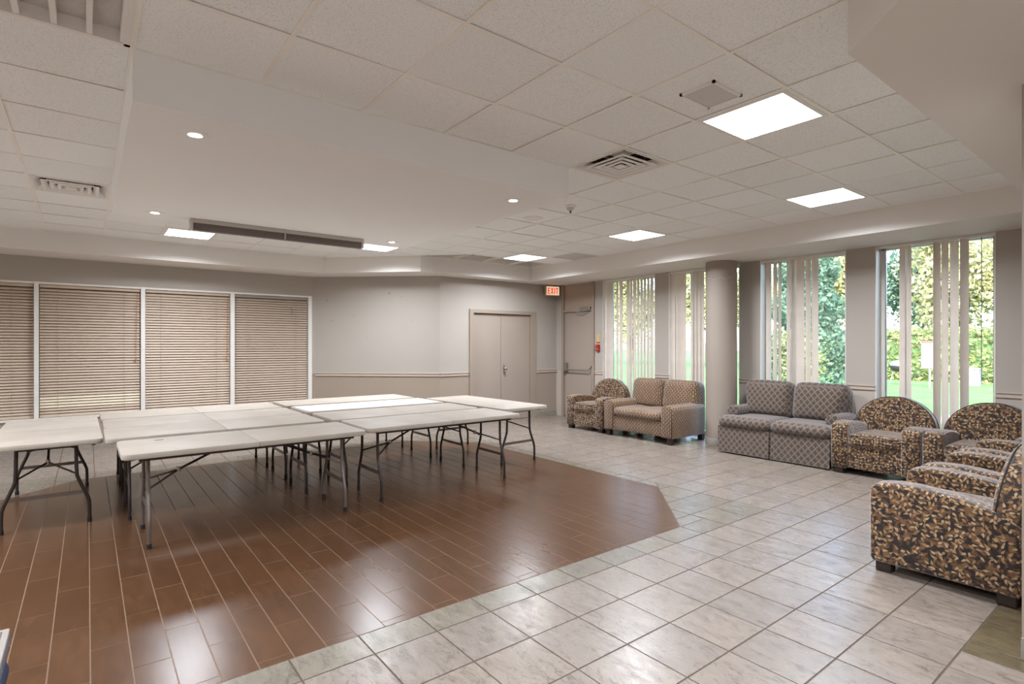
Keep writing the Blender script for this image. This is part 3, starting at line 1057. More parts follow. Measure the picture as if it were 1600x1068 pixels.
# ================================================================ LIGHTS
def troffer(i, j, label, group=None):
    t = empty('ceiling_light', (GX(i) + T / 2, GY(j) + T / 2, ZC), label=label, cat='light', group=group)
    h = T / 2 - .012
    b = MB()
    for s in (-1, 1):
        b.box((s * h, -h, -.004), (s * (h - .028), h, .012)); b.box((-h + .028, s * h, -.004), (h - .028, s * (h - .028), .012))
    b.build('light_frame', 'vent', t, smooth=False)
    b = MB(); b.box((-h + .028, -h + .028, .002), (h - .028, h - .028, .006)); b.build('diffuser', 'panel', t, smooth=False)
    lp = h - .030
    ld = bpy.data.lights.new('panel_lamp', 'AREA'); ld.shape = 'SQUARE'; ld.size = 2 * lp
    ld.energy = PANEL_GLOW * (2 * lp) ** 2 * PI
    ld.color = L((238, 244, 252))[:3]
    ld.spread = math.radians(154)        # the prismatic lens throws little light sideways
    lo = bpy.data.objects.new('panel_lamp', ld); COL.objects.link(lo); lo.parent = t; lo.location = (0, 0, .0012)
    b = MB(); b.box((-h, -h, .012), (h, h, .08)); b.build('light_housing', 'vent', t, smooth=False)
LL = ['square ceiling light panel beside the grey speaker plate', 'bright square ceiling light over the leaf print armchairs by the windows',
      'square ceiling light panel in line with the round column', 'square ceiling light in the corner above the double door',
      'lit ceiling panel just past the far end of the screen case', 'lit ceiling panel behind the end of the screen case, over the slatted blinds']
for (i, j), l in zip(LIGHTS, LL): troffer(i, j, l)
for (i, j) in LIGHTS_ADDED: troffer(i, j, 'unseen square ceiling light panel, added to light the near room', 'added ceiling lights out of view')
DLL = ['recessed downlight in the dropped panel, near the diffuser by the panel edge', 'recessed downlight over the far end of the white tables',
       'recessed downlight beside the sprinkler end of the dropped panel', 'recessed downlight between the screen case and the lit tile']
for (x, y), l in zip([(.502, 3.69), (.50, 6.10), (2.885, 3.70), (2.90, 6.10)], [
        'recessed downlight at the near end of the dropped panel, below the tile edge', 'small recessed downlight just above the lit panel over the blinds',
        'recessed downlight near the pointed corner of the dropped panel', 'small recessed downlight above the end of the screen case']):
    t = empty('downlight', (x, y, ZS), label=l, cat='downlight')
    b = MB(); b.lathe([(.034, -.001), (.040, -.006), (.070, -.005), (.074, 0.0), (.074, .01), (.034, .01)], 32); b.build('trim_ring', 'slab', t)
    b = MB(); b.lathe([(0, -.0035), (.032, -.0025), (.034, .004), (0, .006)], 24); b.build('lens', 'spot', t)

# ================================================================ CEILING FITTINGS
def diffuser(i, j, label):
    t = empty('air_diffuser', (GX(i) + T / 2, GY(j) + T / 2, ZC), label=label, cat='vent')
    h = T / 2 - .012
    def ring(b, a, za, c, zc, th=.003):
        P = [(-1, -1), (1, -1), (1, 1), (-1, 1)]
        for k in range(4):
            p, q = P[k], P[(k + 1) % 4]
            vs = [b.bm.verts.new(v) for v in ((p[0] * a, p[1] * a, za), (q[0] * a, q[1] * a, za), (q[0] * c, q[1] * c, zc), (p[0] * c, p[1] * c, zc))]
            b.bm.faces.new(vs)
    b = MB(); ring(b, h, -.003, h - .02, -.004); ring(b, h - .02, -.004, h - .075, .055); b.build('outer_frame', 'vent', t, smooth=False)
    for k, (a, c) in enumerate(((.215, .175), (.155, .118), (.098, .070))):
        b = MB(); ring(b, a, -.004, a - .004, -.010); ring(b, a - .004, -.010, a - .026, -.010); ring(b, a - .026, -.010, c - .006, .016); b.build('louvre', 'vent', t, smooth=False)
    b = MB(); b.box((-.045, -.045, -.012), (.045, .045, -.004), bevel=.003, seg=1); b.build('centre_plate', 'vent', t, smooth=False)
    b = MB(); b.lathe([(.19, .058), (.19, .12), (0, .12)], 24); b.box((-.01, -.23, .040), (.01, .23, .055)); b.box((-.23, -.01, .040), (.23, .01, .055)); b.build('throat', 'blackhole', t)
    b = MB(); b.box((-h, -h, .118), (h, h, .125)); b.build('back_pan', 'vent', t, smooth=False)
diffuser(2, 2, 'square louvred air diffuser next to the corner of the dropped panel')
diffuser(-4, 8, 'louvred air diffuser in the tiles alongside the dropped panel')
for (i, j) in GRILL:
    t = empty('return_grille', (GX(i) + T / 2, GY(j) + T / 2, ZC), label='flat grey return air grille in the ceiling near the exit sign', cat='grille')
    h = T / 2 - .012
    b = MB(); b.box((-h, -h, .002), (h, h, .010)); b.build('mesh_plate', 'grille', t, smooth=False)
    b = MB()
    for k in range(24):
        y = -h + .02 + k * (2 * h - .04) / 23
        b.box((-h + .02, y - .003, -.004), (h - .02, y + .003, .002))
    b.build('bar', 'grille', t, smooth=False)
# loudspeaker plate
t = empty('ceiling_speaker', (2.963, 1.866, ZC), label='small rectangular grey speaker plate set in a ceiling tile', cat='speaker')
b = MB(); b.box((-.135, -.100, -.006), (.135, .100, .006), bevel=.003, seg=1); b.build('grille_plate', 'speaker', t, smooth=False)
b = MB()
for s in (-1, 1):
    b.box((s * .135, -.115, -.009), (s * .15, .115, .005)); b.box((-.15, s * .10, -.009), (.15, s * .115, .005))
b.build('rim', 'vent', t, smooth=False)
# dark fixture at the near left of the ceiling
i, j = DARK[0]
t = empty('ceiling_fixture', (GX(i) + T / 2, GY(j) + T / 2, ZC), label='unlit louvred ceiling fixture beside the near end of the dropped panel', cat='fixture')
h = T / 2 - .012
b = MB(); b.box((-h, -h, .06), (h, h, .07)); b.build('reflector', 'speaker', t, smooth=False)
for k in range(5):
    b = MB(); x = -h + .03 + k * (2 * h - .06) / 4; b.box((x - .012, -h, 0), (x + .012, h, .055)); b.build('louvre', 'vent', t, smooth=False)
b = MB()
for s in (-1, 1):
    b.box((s * h, -h, -.004), (s * (h - .025), h, .06)); b.box((-h, s * h, -.004), (h, s * (h - .025), .06))
b.build('rim', 'vent', t, smooth=False)
# sprinkler / detector
t = empty('smoke_detector', (4.14, 4.30, ZC), label='small round detector hanging from the tile ceiling', cat='detector')
b = MB(); b.lathe([(0, .004), (.06, .004), (.06, -.010), (.045, -.016), (0, -.016)], 28); b.build('base_plate', 'vent', t)
b = MB(); b.lathe([(.040, -.014), (.036, -.035), (.020, -.050), (0, -.052)], 24); b.build('sensor_body', 'speaker', t)
b = MB(); b.lathe([(0, -.045), (.010, -.050), (.010, -.075), (0, -.078)], 12); b.build('sensor_tip', 'alu', t)
t = empty('ceiling_speaker', (4.20, 5.0, ZC + .003), label='pale round speaker cover flush in the ceiling tiles past the detector', cat='speaker')
b = MB(); b.lathe([(0, -.004), (.10, -.005), (.112, -.003), (.114, .004), (0, .004)], 36); b.build('cover', 'vent', t)
# projection screen case
t = empty('projection_screen_case', (1.68, 6.20, ZS), label='long grey projection screen case hung under the dropped panel', cat='screen')
b = MB(); b.prism([(-.05, -.002), (.05, -.002), (.05, -.09), (.03, -.105), (-.03, -.105), (-.05, -.075), (-.05, -.028)], 0, -.86, .86); b.build('case', 'screenslot', t, smooth=False)
b = MB(); b.box((-.87, -.062, -.040), (.87, -.048, -.002), bevel=.003, seg=1); b.build('top_strip', 'screenbody', t, smooth=False)
for s in (-1, 1):
    b = MB(); b.box((s * .86, -.058, -.11), (s * .885, .055, -.001), bevel=.006); b.build('end_cap', 'screenbody', t, smooth=False)
b = MB(); b.box((-.006, -.066, -.105), (.006, -.045, 0)); b.build('bracket', 'screenbody', t, smooth=False)

# ================================================================ BLINDS
def slat_mesh(w, name, mat):
    """one crowned aluminium slat, 50 mm deep"""
    b = MB()
    prof = [(-.024, -.003), (-.012, .0015), (0, .003), (.012, .0015), (.024, -.003)]
    A = [b.bm.verts.new((-w / 2, y, z)) for y, z in prof]; B = [b.bm.verts.new((w / 2, y, z)) for y, z in prof]
    for i in range(4): b.bm.faces.new((A[i], A[i + 1], B[i + 1], B[i]))
    A2 = [b.bm.verts.new((-w / 2, y, z - .0012)) for y, z in prof]; B2 = [b.bm.verts.new((w / 2, y, z - .0012)) for y, z in prof]
    for i in range(4): b.bm.faces.new((B2[i], B2[i + 1], A2[i + 1], A2[i]))
    b.bm.faces.new((A[0], B[0], B2[0], A2[0])); b.bm.faces.new((A[4], B[4], B2[4], A2[4]))
    return b.mesh(name, mat, angle=60)
BL = ['wide tan slatted blind beyond the first white mullion, cut by the frame edge', 'tan slatted blind cut by the picture edge, above the separate white table',
      'wide tan slatted blind with a band of light painted on the slats near its foot', 'tan slatted blind with one orange pull cord, in the middle bay', 'tan slatted blind with exposed headrail next to the diagonal wall']
for k in range(5):
    x0, x1 = MUL[k][1] + .008, MUL[k + 1][0] - .008
    if k == 0: continue
    w = x1 - x0
    t = empty('slatted_blind', ((x0 + x1) / 2, BY + .045, 0), label=BL[k], cat='blind')
    b = MB(); b.box((-w / 2, -.028, SZ1 - (.045 if k < 4 else .05)), (w / 2, .028, SZ1 - .002), bevel=.003, seg=1)
    b.build('head_rail', 'headrail' if k == 4 else 'slat', t, smooth=False)
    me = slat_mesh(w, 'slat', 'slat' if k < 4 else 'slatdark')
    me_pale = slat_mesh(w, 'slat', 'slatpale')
    z_lo = SZ0 + .035
    n = 44; dz = (SZ1 - .075 - z_lo) / (n - 1)
    for i in range(n):
        z = z_lo + i * dz
        tilt = math.radians(53) + random.uniform(-.02, .02)
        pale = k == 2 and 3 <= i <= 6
        yaw = 0.0
        if k == 4 and i < 2: yaw = 0
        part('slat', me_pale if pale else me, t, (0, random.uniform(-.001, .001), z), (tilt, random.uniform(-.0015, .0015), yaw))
    b = MB(); b.box((-w / 2, -.02, SZ0 + .004), (w / 2, .02, SZ0 + .022), bevel=.003, seg=1); b.build('bottom_rail', 'slat', t, smooth=False)
    for s in ((-.36, 0, .36) if w > 1.3 else (-.33, .33) if w < 1.22 else (-.4, .02, .38)):
        b = MB(); b.tube([(s * w, -.030, SZ0 + .02), (s * w, -.030, SZ1 - .04)], .0018, 5); b.build('ladder_cord', 'cordpale', t)
    if k in (2, 3):
        b = MB(); b.tube([(w * .47, -.036, SZ1 - .04), (w * .462, -.037, 1.9), (w * .455, -.038, 1.27)], .004, 6)
        b.rbox((w * .455 - .012, -.05, 1.235), (w * .455 + .012, -.026, 1.28), .01, 3); b.build('pull_cord', 'cord', t)
    if k == 4:
        b = MB(); b.tube([(w * .27, -.034, 2.16), (w * .27, -.034, 2.02)], .004, 6); b.build('tilt_wand', 'alu', t)

# vertical vanes at the windows; (y centre, turn in degrees, width)
VX = WX + .04
def vane_mesh(w, h, name='vane'):
    b = MB(); n = 6
    ys = [(-w / 2 + w * i / n) for i in range(n + 1)]
    f = lambda y: .006 * (1 - (2 * y / w) ** 2)
    F = [[b.bm.verts.new((f(y) + o, y, z)) for y in ys] for z in (-h, 0) for o in (0,)]
    G = [[b.bm.verts.new((f(y) + .0012, y, z)) for y in ys] for z in (-h, 0)]
    for i in range(n):
        b.bm.faces.new((F[0][i], F[0][i + 1], F[1][i + 1], F[1][i])); b.bm.faces.new((G[0][i + 1], G[0][i], G[1][i], G[1][i + 1]))
    for i in (0, n): b.bm.faces.new((F[0][i], F[1][i], G[1][i], G[0][i]))
    for r in (0, 1):
        for i in range(n): b.bm.faces.new((F[r][i], G[r][i], G[r][i + 1], F[r][i + 1]))
    return b.mesh(name, 'vane', angle=60)
vm = vane_mesh(.089, 2.60)
def ypx(px, x=VX):
    r = (px - 800) / FPX
    return x * (math.cos(YAW) - r * math.sin(YAW)) / (r * math.cos(YAW) + math.sin(YAW))
# extents in the picture frame, 1 or -1 for the way the vane is turned
VANES = [
    [(942.5, 949, 1), (949.5, 957, 1), (963, 966, 1), (968, 973, 1), (979, 984, 1), (984.5, 988, 1), (989, 994, 1), (995.5, 999, 1), (1000.6, 1004.5, 1), (1005.6, 1009.5, 1), (1011, 1015, 1), (1016, 1021, 1)],
    [(1042, 1049, -1), (1048, 1055, -1), (1055.6, 1060, 1), (1060, 1069, 1), (1068, 1072, 1), (1079, 1083, 1), (1083, 1088.5, 1), (1088, 1094.5, -1), (1094, 1100, 1)],
    [(1197, 1205, 1), (1208, 1214, -1), (1216, 1221, 1), (1229, 1235, 1), (1236, 1244.5, 1), (1244, 1257, 1), (1258.5, 1267, 1), (1268, 1279, -1)],
    [(1405, 1414, 1), (1414, 1424, -1), (1458, 1470, 1), (1471, 1482, -1), (1484, 1498, -1), (1500, 1514, 1)]]
def solve_turn(a, c, sg, w):
    """turn that gives a vane of width w the wanted span at the window plane"""
    span = abs(ypx(a) - ypx(c)); r = ((a + c) / 2 - 800) / FPX
    q = (-r * math.sin(YAW) + math.cos(YAW)) / (r * math.cos(YAW) + math.sin(YAW))
    err = lambda d: abs(w * (math.cos(math.radians(d)) + math.sin(math.radians(d)) * q) - span)
    mine = min((d * sg for d in range(0, 60)), key=err)
    other = min((-d * sg for d in range(0, 80)), key=err)
    return mine if err(mine) < .006 else other
VL = ['vertical blind of tilted pale vanes beside the exit door', 'vertical blind of pale vanes partly hidden by the round column',
      'vertical blind gathered at one side behind the lattice loveseat', 'sparse vertical blind with gaps onto the lawn, behind the two armchairs']
for k, (y0, y1) in enumerate(WIN):
    t = empty('vertical_blind', (VX, (y0 + y1) / 2, 0), label=VL[k], cat='blind')
    hw = (y1 - y0) / 2 - .006
    b = MB(); b.box((-.02, -hw, ZS - .035), (.025, hw, ZS - .002), bevel=.003, seg=1); b.build('head_rail', 'whiteframe', t, smooth=False)
    for a, c, sg in VANES[k]:
        y = ypx((a + c) / 2) - (y0 + y1) / 2
        span = abs(ypx(a) - ypx(c))
        deg = solve_turn(a, c, sg, .089)
        v = part('vane', vm, t, (0, y, ZS - .035), (0, 0, math.radians(deg)))
        if span > .10: v.scale = (1, span / .09, 1)
    if k == 3:
        y = ypx(1534) - (y0 + y1) / 2
        b = MB(); b.tube([(-.01, y, ZS - .03), (-.012, y, 1.07)], .0035, 6); b.build('wand', 'alu', t)

# ================================================================ WALL FITTINGS
# exit sign hung from the soffit at the corner
t = empty('exit_sign', (7.62, 8.46, 2.60), label='lit EXIT sign with red letters at the corner by the exit door', cat='sign')
t.rotation_euler = (0, 0, math.radians(-10))
b = MB(); b.box((-.165, -.03, -.10), (.165, .03, .10), bevel=.006, seg=1); b.build('sign_case', 'exitcase', t, smooth=False)
b = MB(); b.box((-.150, -.034, -.085), (.150, -.029, .085)); b.build('sign_face', 'exitface', t, smooth=False)
b = MB(); b.box((-.02, -.02, .10), (.02, .02, .128)); b.build('mount', 'exitcase', t, smooth=False)
def letter(b, ch, x, w, h):
    s = .022
    y0, y1 = -.0385, -.034
    bx = lambda a, c, d, e: b.box((x + a, y0, c), (x + d, y1, e))
    if ch == 'E':
        bx(0, -h / 2, s, h / 2)
        for z in (-h / 2, -s / 2, h / 2 - s): bx(0, z, w, z + s)
    elif ch == 'I': bx(w / 2 - s / 2, -h / 2, w / 2 + s / 2, h / 2)
    elif ch == 'T': bx(w / 2 - s / 2, -h / 2, w / 2 + s / 2, h / 2); bx(0, h / 2 - s, w, h / 2)
    elif ch == 'X':
        for sg in (-1, 1):
            a = math.atan2(h, w - s) * sg
            ln = math.hypot(h, w - s)
            b.box((x + w / 2 - ln / 2, y0, -s * .45), (x + w / 2 + ln / 2, y1, s * .45), rot=Matrix.Rotation(-a, 3, 'Y'))
x = -.128
for ch, w in zip('EXIT', (.058, .066, .028, .062)):
    b = MB(); letter(b, ch, x, w, .125); b.build('sign_letter', 'exitred', t, smooth=False); x += w + .014
# pull station and notice on the pier by the door
t = empty('fire_alarm_pull', (WX, 7.372, 1.425), label='red fire alarm pull station below the yellow notice', cat='alarm')
b = MB(); b.box((-.045, -.043, -.065), (0, .043, .065), bevel=.006); b.build('alarm_case', 'red', t, smooth=False)
b = MB(); b.box((-.055, -.028, -.03), (-.044, .028, -.012), bevel=.003, seg=1); b.build('pull_bar', 'paleplastic', t, smooth=False)
t = empty('wall_notice', (WX, 7.372, 1.605), label='small yellow notice on the pier above the red pull station', cat='notice')
b = MB(); b.box((-.006, -.048, -.085), (0, .048, .085)); b.build('notice_card', 'yellow', t, smooth=False)
b = MB(); b.box((-.0075, -.048, -.085), (-.0055, .048, -.066)); b.build('notice_band', 'red', t, smooth=False)
# scuffs on the diagonal wall: small nicks and old tape
for u, z, s in ((.10, 2.30, .035), (.14, 1.92, .03), (.32, 2.02, .028), (.60, 2.42, .05), (.42, 1.62, .024), (.70, 2.36, .028), (.78, 1.93, .022)):
    x, y = 3.30 + u * 1.72, BY - u * 1.60
    b = MB(); b.box((-s / 2, -.003, -s / 3), (s / 2, 0, s / 3), bevel=.001, seg=1)
    o = b.build('plaster_nick', 'wainscot', smooth=False, loc=(x, y, z)); o.rotation_euler = (0, .4, math.atan2(-1.60, 1.72))
    o.parent = bpy.data.objects['wall_diagonal']

# ================================================================ TABLES
TZ = 0.715
def make_table():
    Lh, Wh = .905, .362
    t = empty('folding_table')
    # top: two halves with rounded corners and a seam
    for s in (-1, 1):
        pts = []
        R = .055
        def arc(cx, cy, a0, a1):
            for q in range(7):
                a = a0 + (a1 - a0) * q / 6
                pts.append((cx + R * math.cos(a), cy + R * math.sin(a)))
        if s > 0:
            pts.append((.0012, -Wh)); arc(Lh - R, -Wh + R, -PI / 2, 0); arc(Lh - R, Wh - R, 0, PI / 2); pts.append((.0012, Wh))
        else:
            pts.append((-.0012, Wh)); arc(-Lh + R, Wh - R, PI / 2, PI); arc(-Lh + R, -Wh + R, PI, 1.5 * PI); pts.append((-.0012, -Wh))
        b = MB(); b.prism(pts, 2, TZ - .043, TZ, bevel=.007, seg=2); b.build('tabletop', 'tabletop', t)
    b = MB()
    for s in (-1, 1): b.box((-.80, s * .30 - .012, TZ - .066), (.80, s * .30 + .012, TZ - .043))
    b.build('side_rail', 'darkmetal', t, smooth=False)
    for e in (-1, 1):
        X = e * .735
        for s in (-1, 1):
            path = [(X, s * .185, TZ - .05), (X, s * .188, .47), (X, s * .192, .40), (X, s * .205, .36), (X, s * .262, .215), (X, s * .272, .18), (X, s * .274, .12), (X, s * .274, .01)]
            b = MB(); b.tube(path, .0135, 10); lg = b.build('leg', 'darkmetal', t)
            b = MB(); b.tube([(X, s * .274, .035), (X, s * .274, 0)], .0165, 10); b.build('foot_cap', 'rubber', lg)
        b = MB(); b.box((X - .005, -.245, .245), (X + .005, .245, .275)); b.build('crossbar', 'leggrey', t, smooth=False)
        b = MB(); b.tube([(X, -.19, TZ - .065), (X, .19, TZ - .065)], .0125, 8); b.build('pivot_bar', 'darkmetal', t)
        J = Vector((e * .52, 0, .50))
        b = MB()
        b.tube([J, (e * .17, 0, TZ - .055)], .010, 8)
        for s in (-1, 1): b.tube([J, (X, s * .19, .415)], .008, 8)
        b.build('brace', 'darkmetal', t)
        b = MB(); b.tube([J + Vector((0, 0, -.02)), J + Vector((0, 0, .02))], .016, 10); b.build('brace_hinge', 'steel', t)
    return t
TL_ = [
    # centre x, centre y, turn, label
    (1.09, 5.06, .006, 'white folding table in the front row with a small green scrap on it'),
    (1.02, 5.935, -.004, 'white folding table in the second row, between the front table and the third row'),
    (1.025, 6.68, 0, 'white folding table in the third row, behind the faint long joint'),
    (1.015, 7.455, .004, 'white folding table in the fourth row, below the slatted blinds'),
    (2.945, 5.15, .004, 'white folding table of the second block, front row, legs over the open brown floor'),
    (2.905, 5.93, 0, 'white folding table of the second block, just in front of the paper sheet'),
    (2.90, 6.735, 0, 'white folding table covered by a bright paper sheet'),
    (2.90, 7.57, -.004, 'white folding table farthest back, in front of the diagonal wall'),
    (4.265, 6.14, PI / 2 + .045, 'white folding table turned crosswise at the end towards the double door'),
    (-.268, 6.56, PI / 2 + .012, 'white folding table standing apart, turned crosswise and cut by the picture edge')]
tp = make_table()
for k, (x, y, rz, l) in enumerate(TL_):
    o = tp if k == 0 else copy_tree(tp)
    o.location = (x, y, 0); o.rotation_euler = (0, 0, rz)
    tag(o, l, 'table', 'white folding tables pushed together')
# lighter, galvanised looking near legs
for ch in tp.children:
    if ch.name.split('.')[0] == 'leg':
        ch.data = ch.data.copy(); ch.data.materials[0] = M['leggrey']
b = MB()
n = 24
for i in range(n):
    for j in range(4):
        pass
G = [[b.bm.verts.new((-.88 + 1.76 * i / n, -.345 + .69 * j / 6, .0016 + .0012 * (1 + math.sin(i * 1.7 + j) * math.sin(j * 2.1 + i * .6)))) for j in range(7)] for i in range(n + 1)]
for i in range(n):
    for j in range(6): b.bm.faces.new((G[i][j], G[i + 1][j], G[i + 1][j + 1], G[i][j + 1]))
o = b.build('paper_sheet', 'paper', loc=(2.90, 6.735, TZ)); tag(o, 'bright white paper sheet lying on the table behind the long front edge', 'paper')
b = MB(); b.rbox((-.03, -.012, 0), (.03, .012, .004), .002, 3)
o = b.build('paper_scrap', 'green', loc=(.46, 5.27, TZ)); o.rotation_euler = (0, 0, .2); tag(o, 'small green scrap lying near the corner of the front table', 'scrap')

# ================================================================ SEATING
def make_armchair():
    """round-backed club chair; local front is -Y"""
    t = empty('armchair')
    # arms: arched profile
    for s in (-1, 1):
        prof = [(-.385, .065), (-.40, .09), (-.402, .50), (-.395, .545), (-.375, .568), (-.33, .583), (-.25, .592), (-.15, .592), (-.05, .584), (.05, .57), (.15, .55), (.24, .525), (.30, .50), (.345, .46), (.35, .10), (.335, .065)]
        a, c = (s * .262, s * .436)
        b = MB(); b.prism(prof, 0, min(a, c), max(a, c), bevel=.024, seg=4); arm = b.build('arm', 'leaf', t, uv=True, angle=60)
        b = MB(); X = s * .434
        top = [(X - s * .012, y, z - .012) for y, z in prof[3:14]]
        b.tube(top, .0045, 6); b.build('piping', 'rubber', arm)
    b = MB(); b.rbox((-.27, -.385, .065), (.27, .25, .335), .03, 4); b.build('seat_base', 'leaf', t, uv=True)
    b = MB(); b.rbox((-.262, -.402, .325), (.262, .20, .462), .045, 7, (0, .012, .020)); seat = b.build('seat_cushion', 'leaf', t, uv=True)
    b = MB(); b.tube([(-.25, -.398, .447), (-.12, -.410, .455), (0, -.414, .458), (.12, -.410, .455), (.25, -.398, .447)], .0045, 6); b.build('piping', 'rubber', seat)
    # back: disc on a straight foot, leaning a little
    def outline(k):
        pts = [(-.375 * k, .07), ]
        for q in range(25):
            a = PI - PI * q / 24
            pts.append((.415 * k * math.cos(a), .50 + .375 * k * math.sin(a)))
        pts.append((.375 * k, .07))
        return pts
    b = MB()
    b.prism(outline(1.0), 1, .18, .345, bevel=.05, seg=5)
    # belly of the back cushion
    lean = Matrix.Translation((0, .25, .3)) @ Matrix.Rotation(math.radians(-7), 4, 'X') @ Matrix.Translation((0, -.25, -.3))
    b.xf(lean); back = b.build('backrest', 'leaf', t, uv=True, angle=60)
    for y, kk in ((.315, 1.0), (.205, .985)):
        b = MB(); b.tube([(x, y, z) for x, z in outline(kk)[1:-1]], .005, 6); b.xf(lean); b.build('piping', 'rubber', back)
    for sx in (-1, 1):
        for y in (-.33, .28):
            b = MB(); b.box((sx * .36 - .045, y - .045, 0), (sx * .36 + .045, y + .045, .07), bevel=.006, seg=1); b.build('foot', 'wood_dark', t, smooth=False)
    return t
ac = make_armchair()
AC = [(4.535, 1.015, PI, 'leaf print armchair seen side-on, closest to the camera beside the pier'),
      (5.475, 1.010, PI, 'leaf print armchair squeezed beside the closest one, only its arms showing'),
      (6.43, 1.02, PI, 'leaf print armchair third in the row, one arm showing before the window chair'),
      (7.29, 2.345, -PI / 2, 'leaf print armchair under the window next to the lattice loveseat'),
      (7.29, 1.455, -PI / 2, 'leaf print armchair under the last window, half cut by the picture edge'),
      (7.20, 6.74, -PI / 2, 'leaf print armchair by the exit door at the end of the dash loveseat')]
for k, (x, y, rz, l) in enumerate(AC):
    o = ac if k == 0 else copy_tree(ac)
    o.location = (x, y, 0); o.rotation_euler = (0, 0, rz)
    tag(o, l, 'armchair', 'leaf print armchairs')

# loveseat with dash weave
t = empty('loveseat', (7.245, 5.575, 0), -PI / 2, 'brown dash weave loveseat with block feet between armchair and column', 'loveseat')
WD = .675
for s in (-1, 1):
    prof = []
    for q in range(9):
        a = PI - PI * q / 8
        prof.append((.105 * math.cos(a), .495 + .09 * math.sin(a)))
    prof += [(.095, .10), (-.095, .10)]
    b = MB(); b.prism([(s * .572 + p[0], p[1]) for p in prof], 1, -.47, .38, bevel=.022, seg=3)
    b.build('arm', 'dash', t, uv=True, angle=60)
b = MB(); b.rbox((-.50, -.445, .10), (.50, .36, .335), .025, 4); b.build('front_rail', 'dash', t, uv=True)
b = MB(); vs = b.rbox((-.475, -.468, .335), (.475, .24, .462), .05, 10, (0, .010, .014))
for v in vs:
    v.co.z += .010 * math.cos(v.co.x * 2 * PI / .475) * (1 if v.co.z > .4 else .4)
b.build('seat_cushion', 'dash', t, uv=True)
for s in (-1, 1):
    b = MB(); b.rbox((s * .318 - .316, .14, .42), (s * .318 + .316, .42, .905), .085, 9, (0, .035, .012))
    b.xf(Matrix.Translation((0, .3, .42)) @ Matrix.Rotation(math.radians(-9), 4, 'X') @ Matrix.Translation((0, -.3, -.42)))
    b.build('back_cushion', 'dash', t, uv=True)
b = MB(); b.rbox((-.64, .30, .10), (.64, .46, .86), .05, 5); b.build('back_frame', 'dash', t, uv=True)
for sx in (-1, 1):
    for y in (-.41, .38):
        b = MB(); b.box((sx * .60 - .04, y - .04, 0), (sx * .60 + .04, y + .04, .105), bevel=.006, seg=1); b.build('foot', 'wood_dark', t, smooth=False)

# skirted loveseat with lattice weave
t = empty('loveseat', (7.37, 3.535, 0), -PI / 2, 'grey-brown lattice weave loveseat with skirt and rolled arms beside the column', 'loveseat')
b = MB(); b.rbox((-.73, -.40, .10), (.73, .36, .37), .03, 5); b.build('body', 'lattice', t, uv=True)
for s in (-1, 1):
    # seat cushion with an ear before the arm
    b = MB(); b.rbox((s * .367 - .366, -.445, .365), (s * .367 + .366, -.16, .502), .055, 8, (0, .014, .012))
    b.rbox((s * .30 - .298, -.40, .365), (s * .30 + .298, .22, .500), .05, 8, (0, .0, .016)); b.build('seat_cushion', 'lattice', t, uv=True, angle=60)
    b = MB(); prof = []
    for q in range(17):
        a = 2 * PI * q / 17
        prof.append((s * .655 + .092 * math.cos(a), .555 + .078 * math.sin(a)))
    b.prism(prof, 1, -.18, .34, bevel=.022, seg=3)
    b.rbox((s * .655 - .06, -.15, .30), (s * .655 + .06, .34, .56), .03, 4)
    b.build('arm', 'lattice', t, uv=True, angle=60)
    b = MB(); vs = b.rbox((s * .335 - .332, .09, .455), (s * .335 + .332, .345, .955), .095, 10, (0, .05, .02))
    # upper outer corner overhangs the arm, lower part narrows
    for v in vs:
        k = (v.co.z - .455) / .5
        if (v.co.x - s * .335) * s > .1: v.co.x += s * (.055 * max(0, min(1, (k - .25) * 2.2)) - .03)
    b.xf(Matrix.Translation((0, .3, .45)) @ Matrix.Rotation(math.radians(-10), 4, 'X') @ Matrix.Translation((0, -.3, -.45)))
    b.build('back_cushion', 'lattice', t, uv=True)
    b = MB()
    lo, hi = (.014, .725) if s > 0 else (-.725, -.014)
    n = 16
    G = [[b.bm.verts.new((lo + (hi - lo) * i / n, -.425 - .018 * (1 - z / .36) - .004 * math.sin(i * 1.3) * (1 - z / .36) + d, z)) for z in (.018, .14, .26, .362)] for i in range(n + 1) for d in (0, .012)]
    for i in range(n):
        for j in range(3):
            b.bm.faces.new((G[2 * i][j], G[2 * i + 2][j], G[2 * i + 2][j + 1], G[2 * i][j + 1])); b.bm.faces.new((G[2 * i + 1][j + 1], G[2 * i + 3][j + 1], G[2 * i + 3][j], G[2 * i + 1][j]))
        b.bm.faces.new((G[2 * i][0], G[2 * i + 1][0], G[2 * i + 3][0], G[2 * i + 2][0]))
    b.build('skirt_panel', 'lattice', t, uv=True)
    b = MB(); b.box((s * .745 - .006, -.40, .018), (s * .745 + .006, .37, .362), bevel=.004, seg=1); b.build('skirt_panel', 'lattice', t, uv=True)
b = MB(); b.box((-.06, -.408, .02), (.06, -.401, .36)); b.build('pleat', 'lattice', t, uv=True)
b = MB(); b.rbox((-.70, .26, .10), (.70, .40, .84), .05, 5); b.build('back_frame', 'lattice', t, uv=True)
for sx in (-1, 1):
    for y in (-.33, .31):
        b = MB(); b.box((sx * .66 - .03, y - .03, 0), (sx * .66 + .03, y + .03, .11)); b.build('foot', 'wood_dark', t, smooth=False)

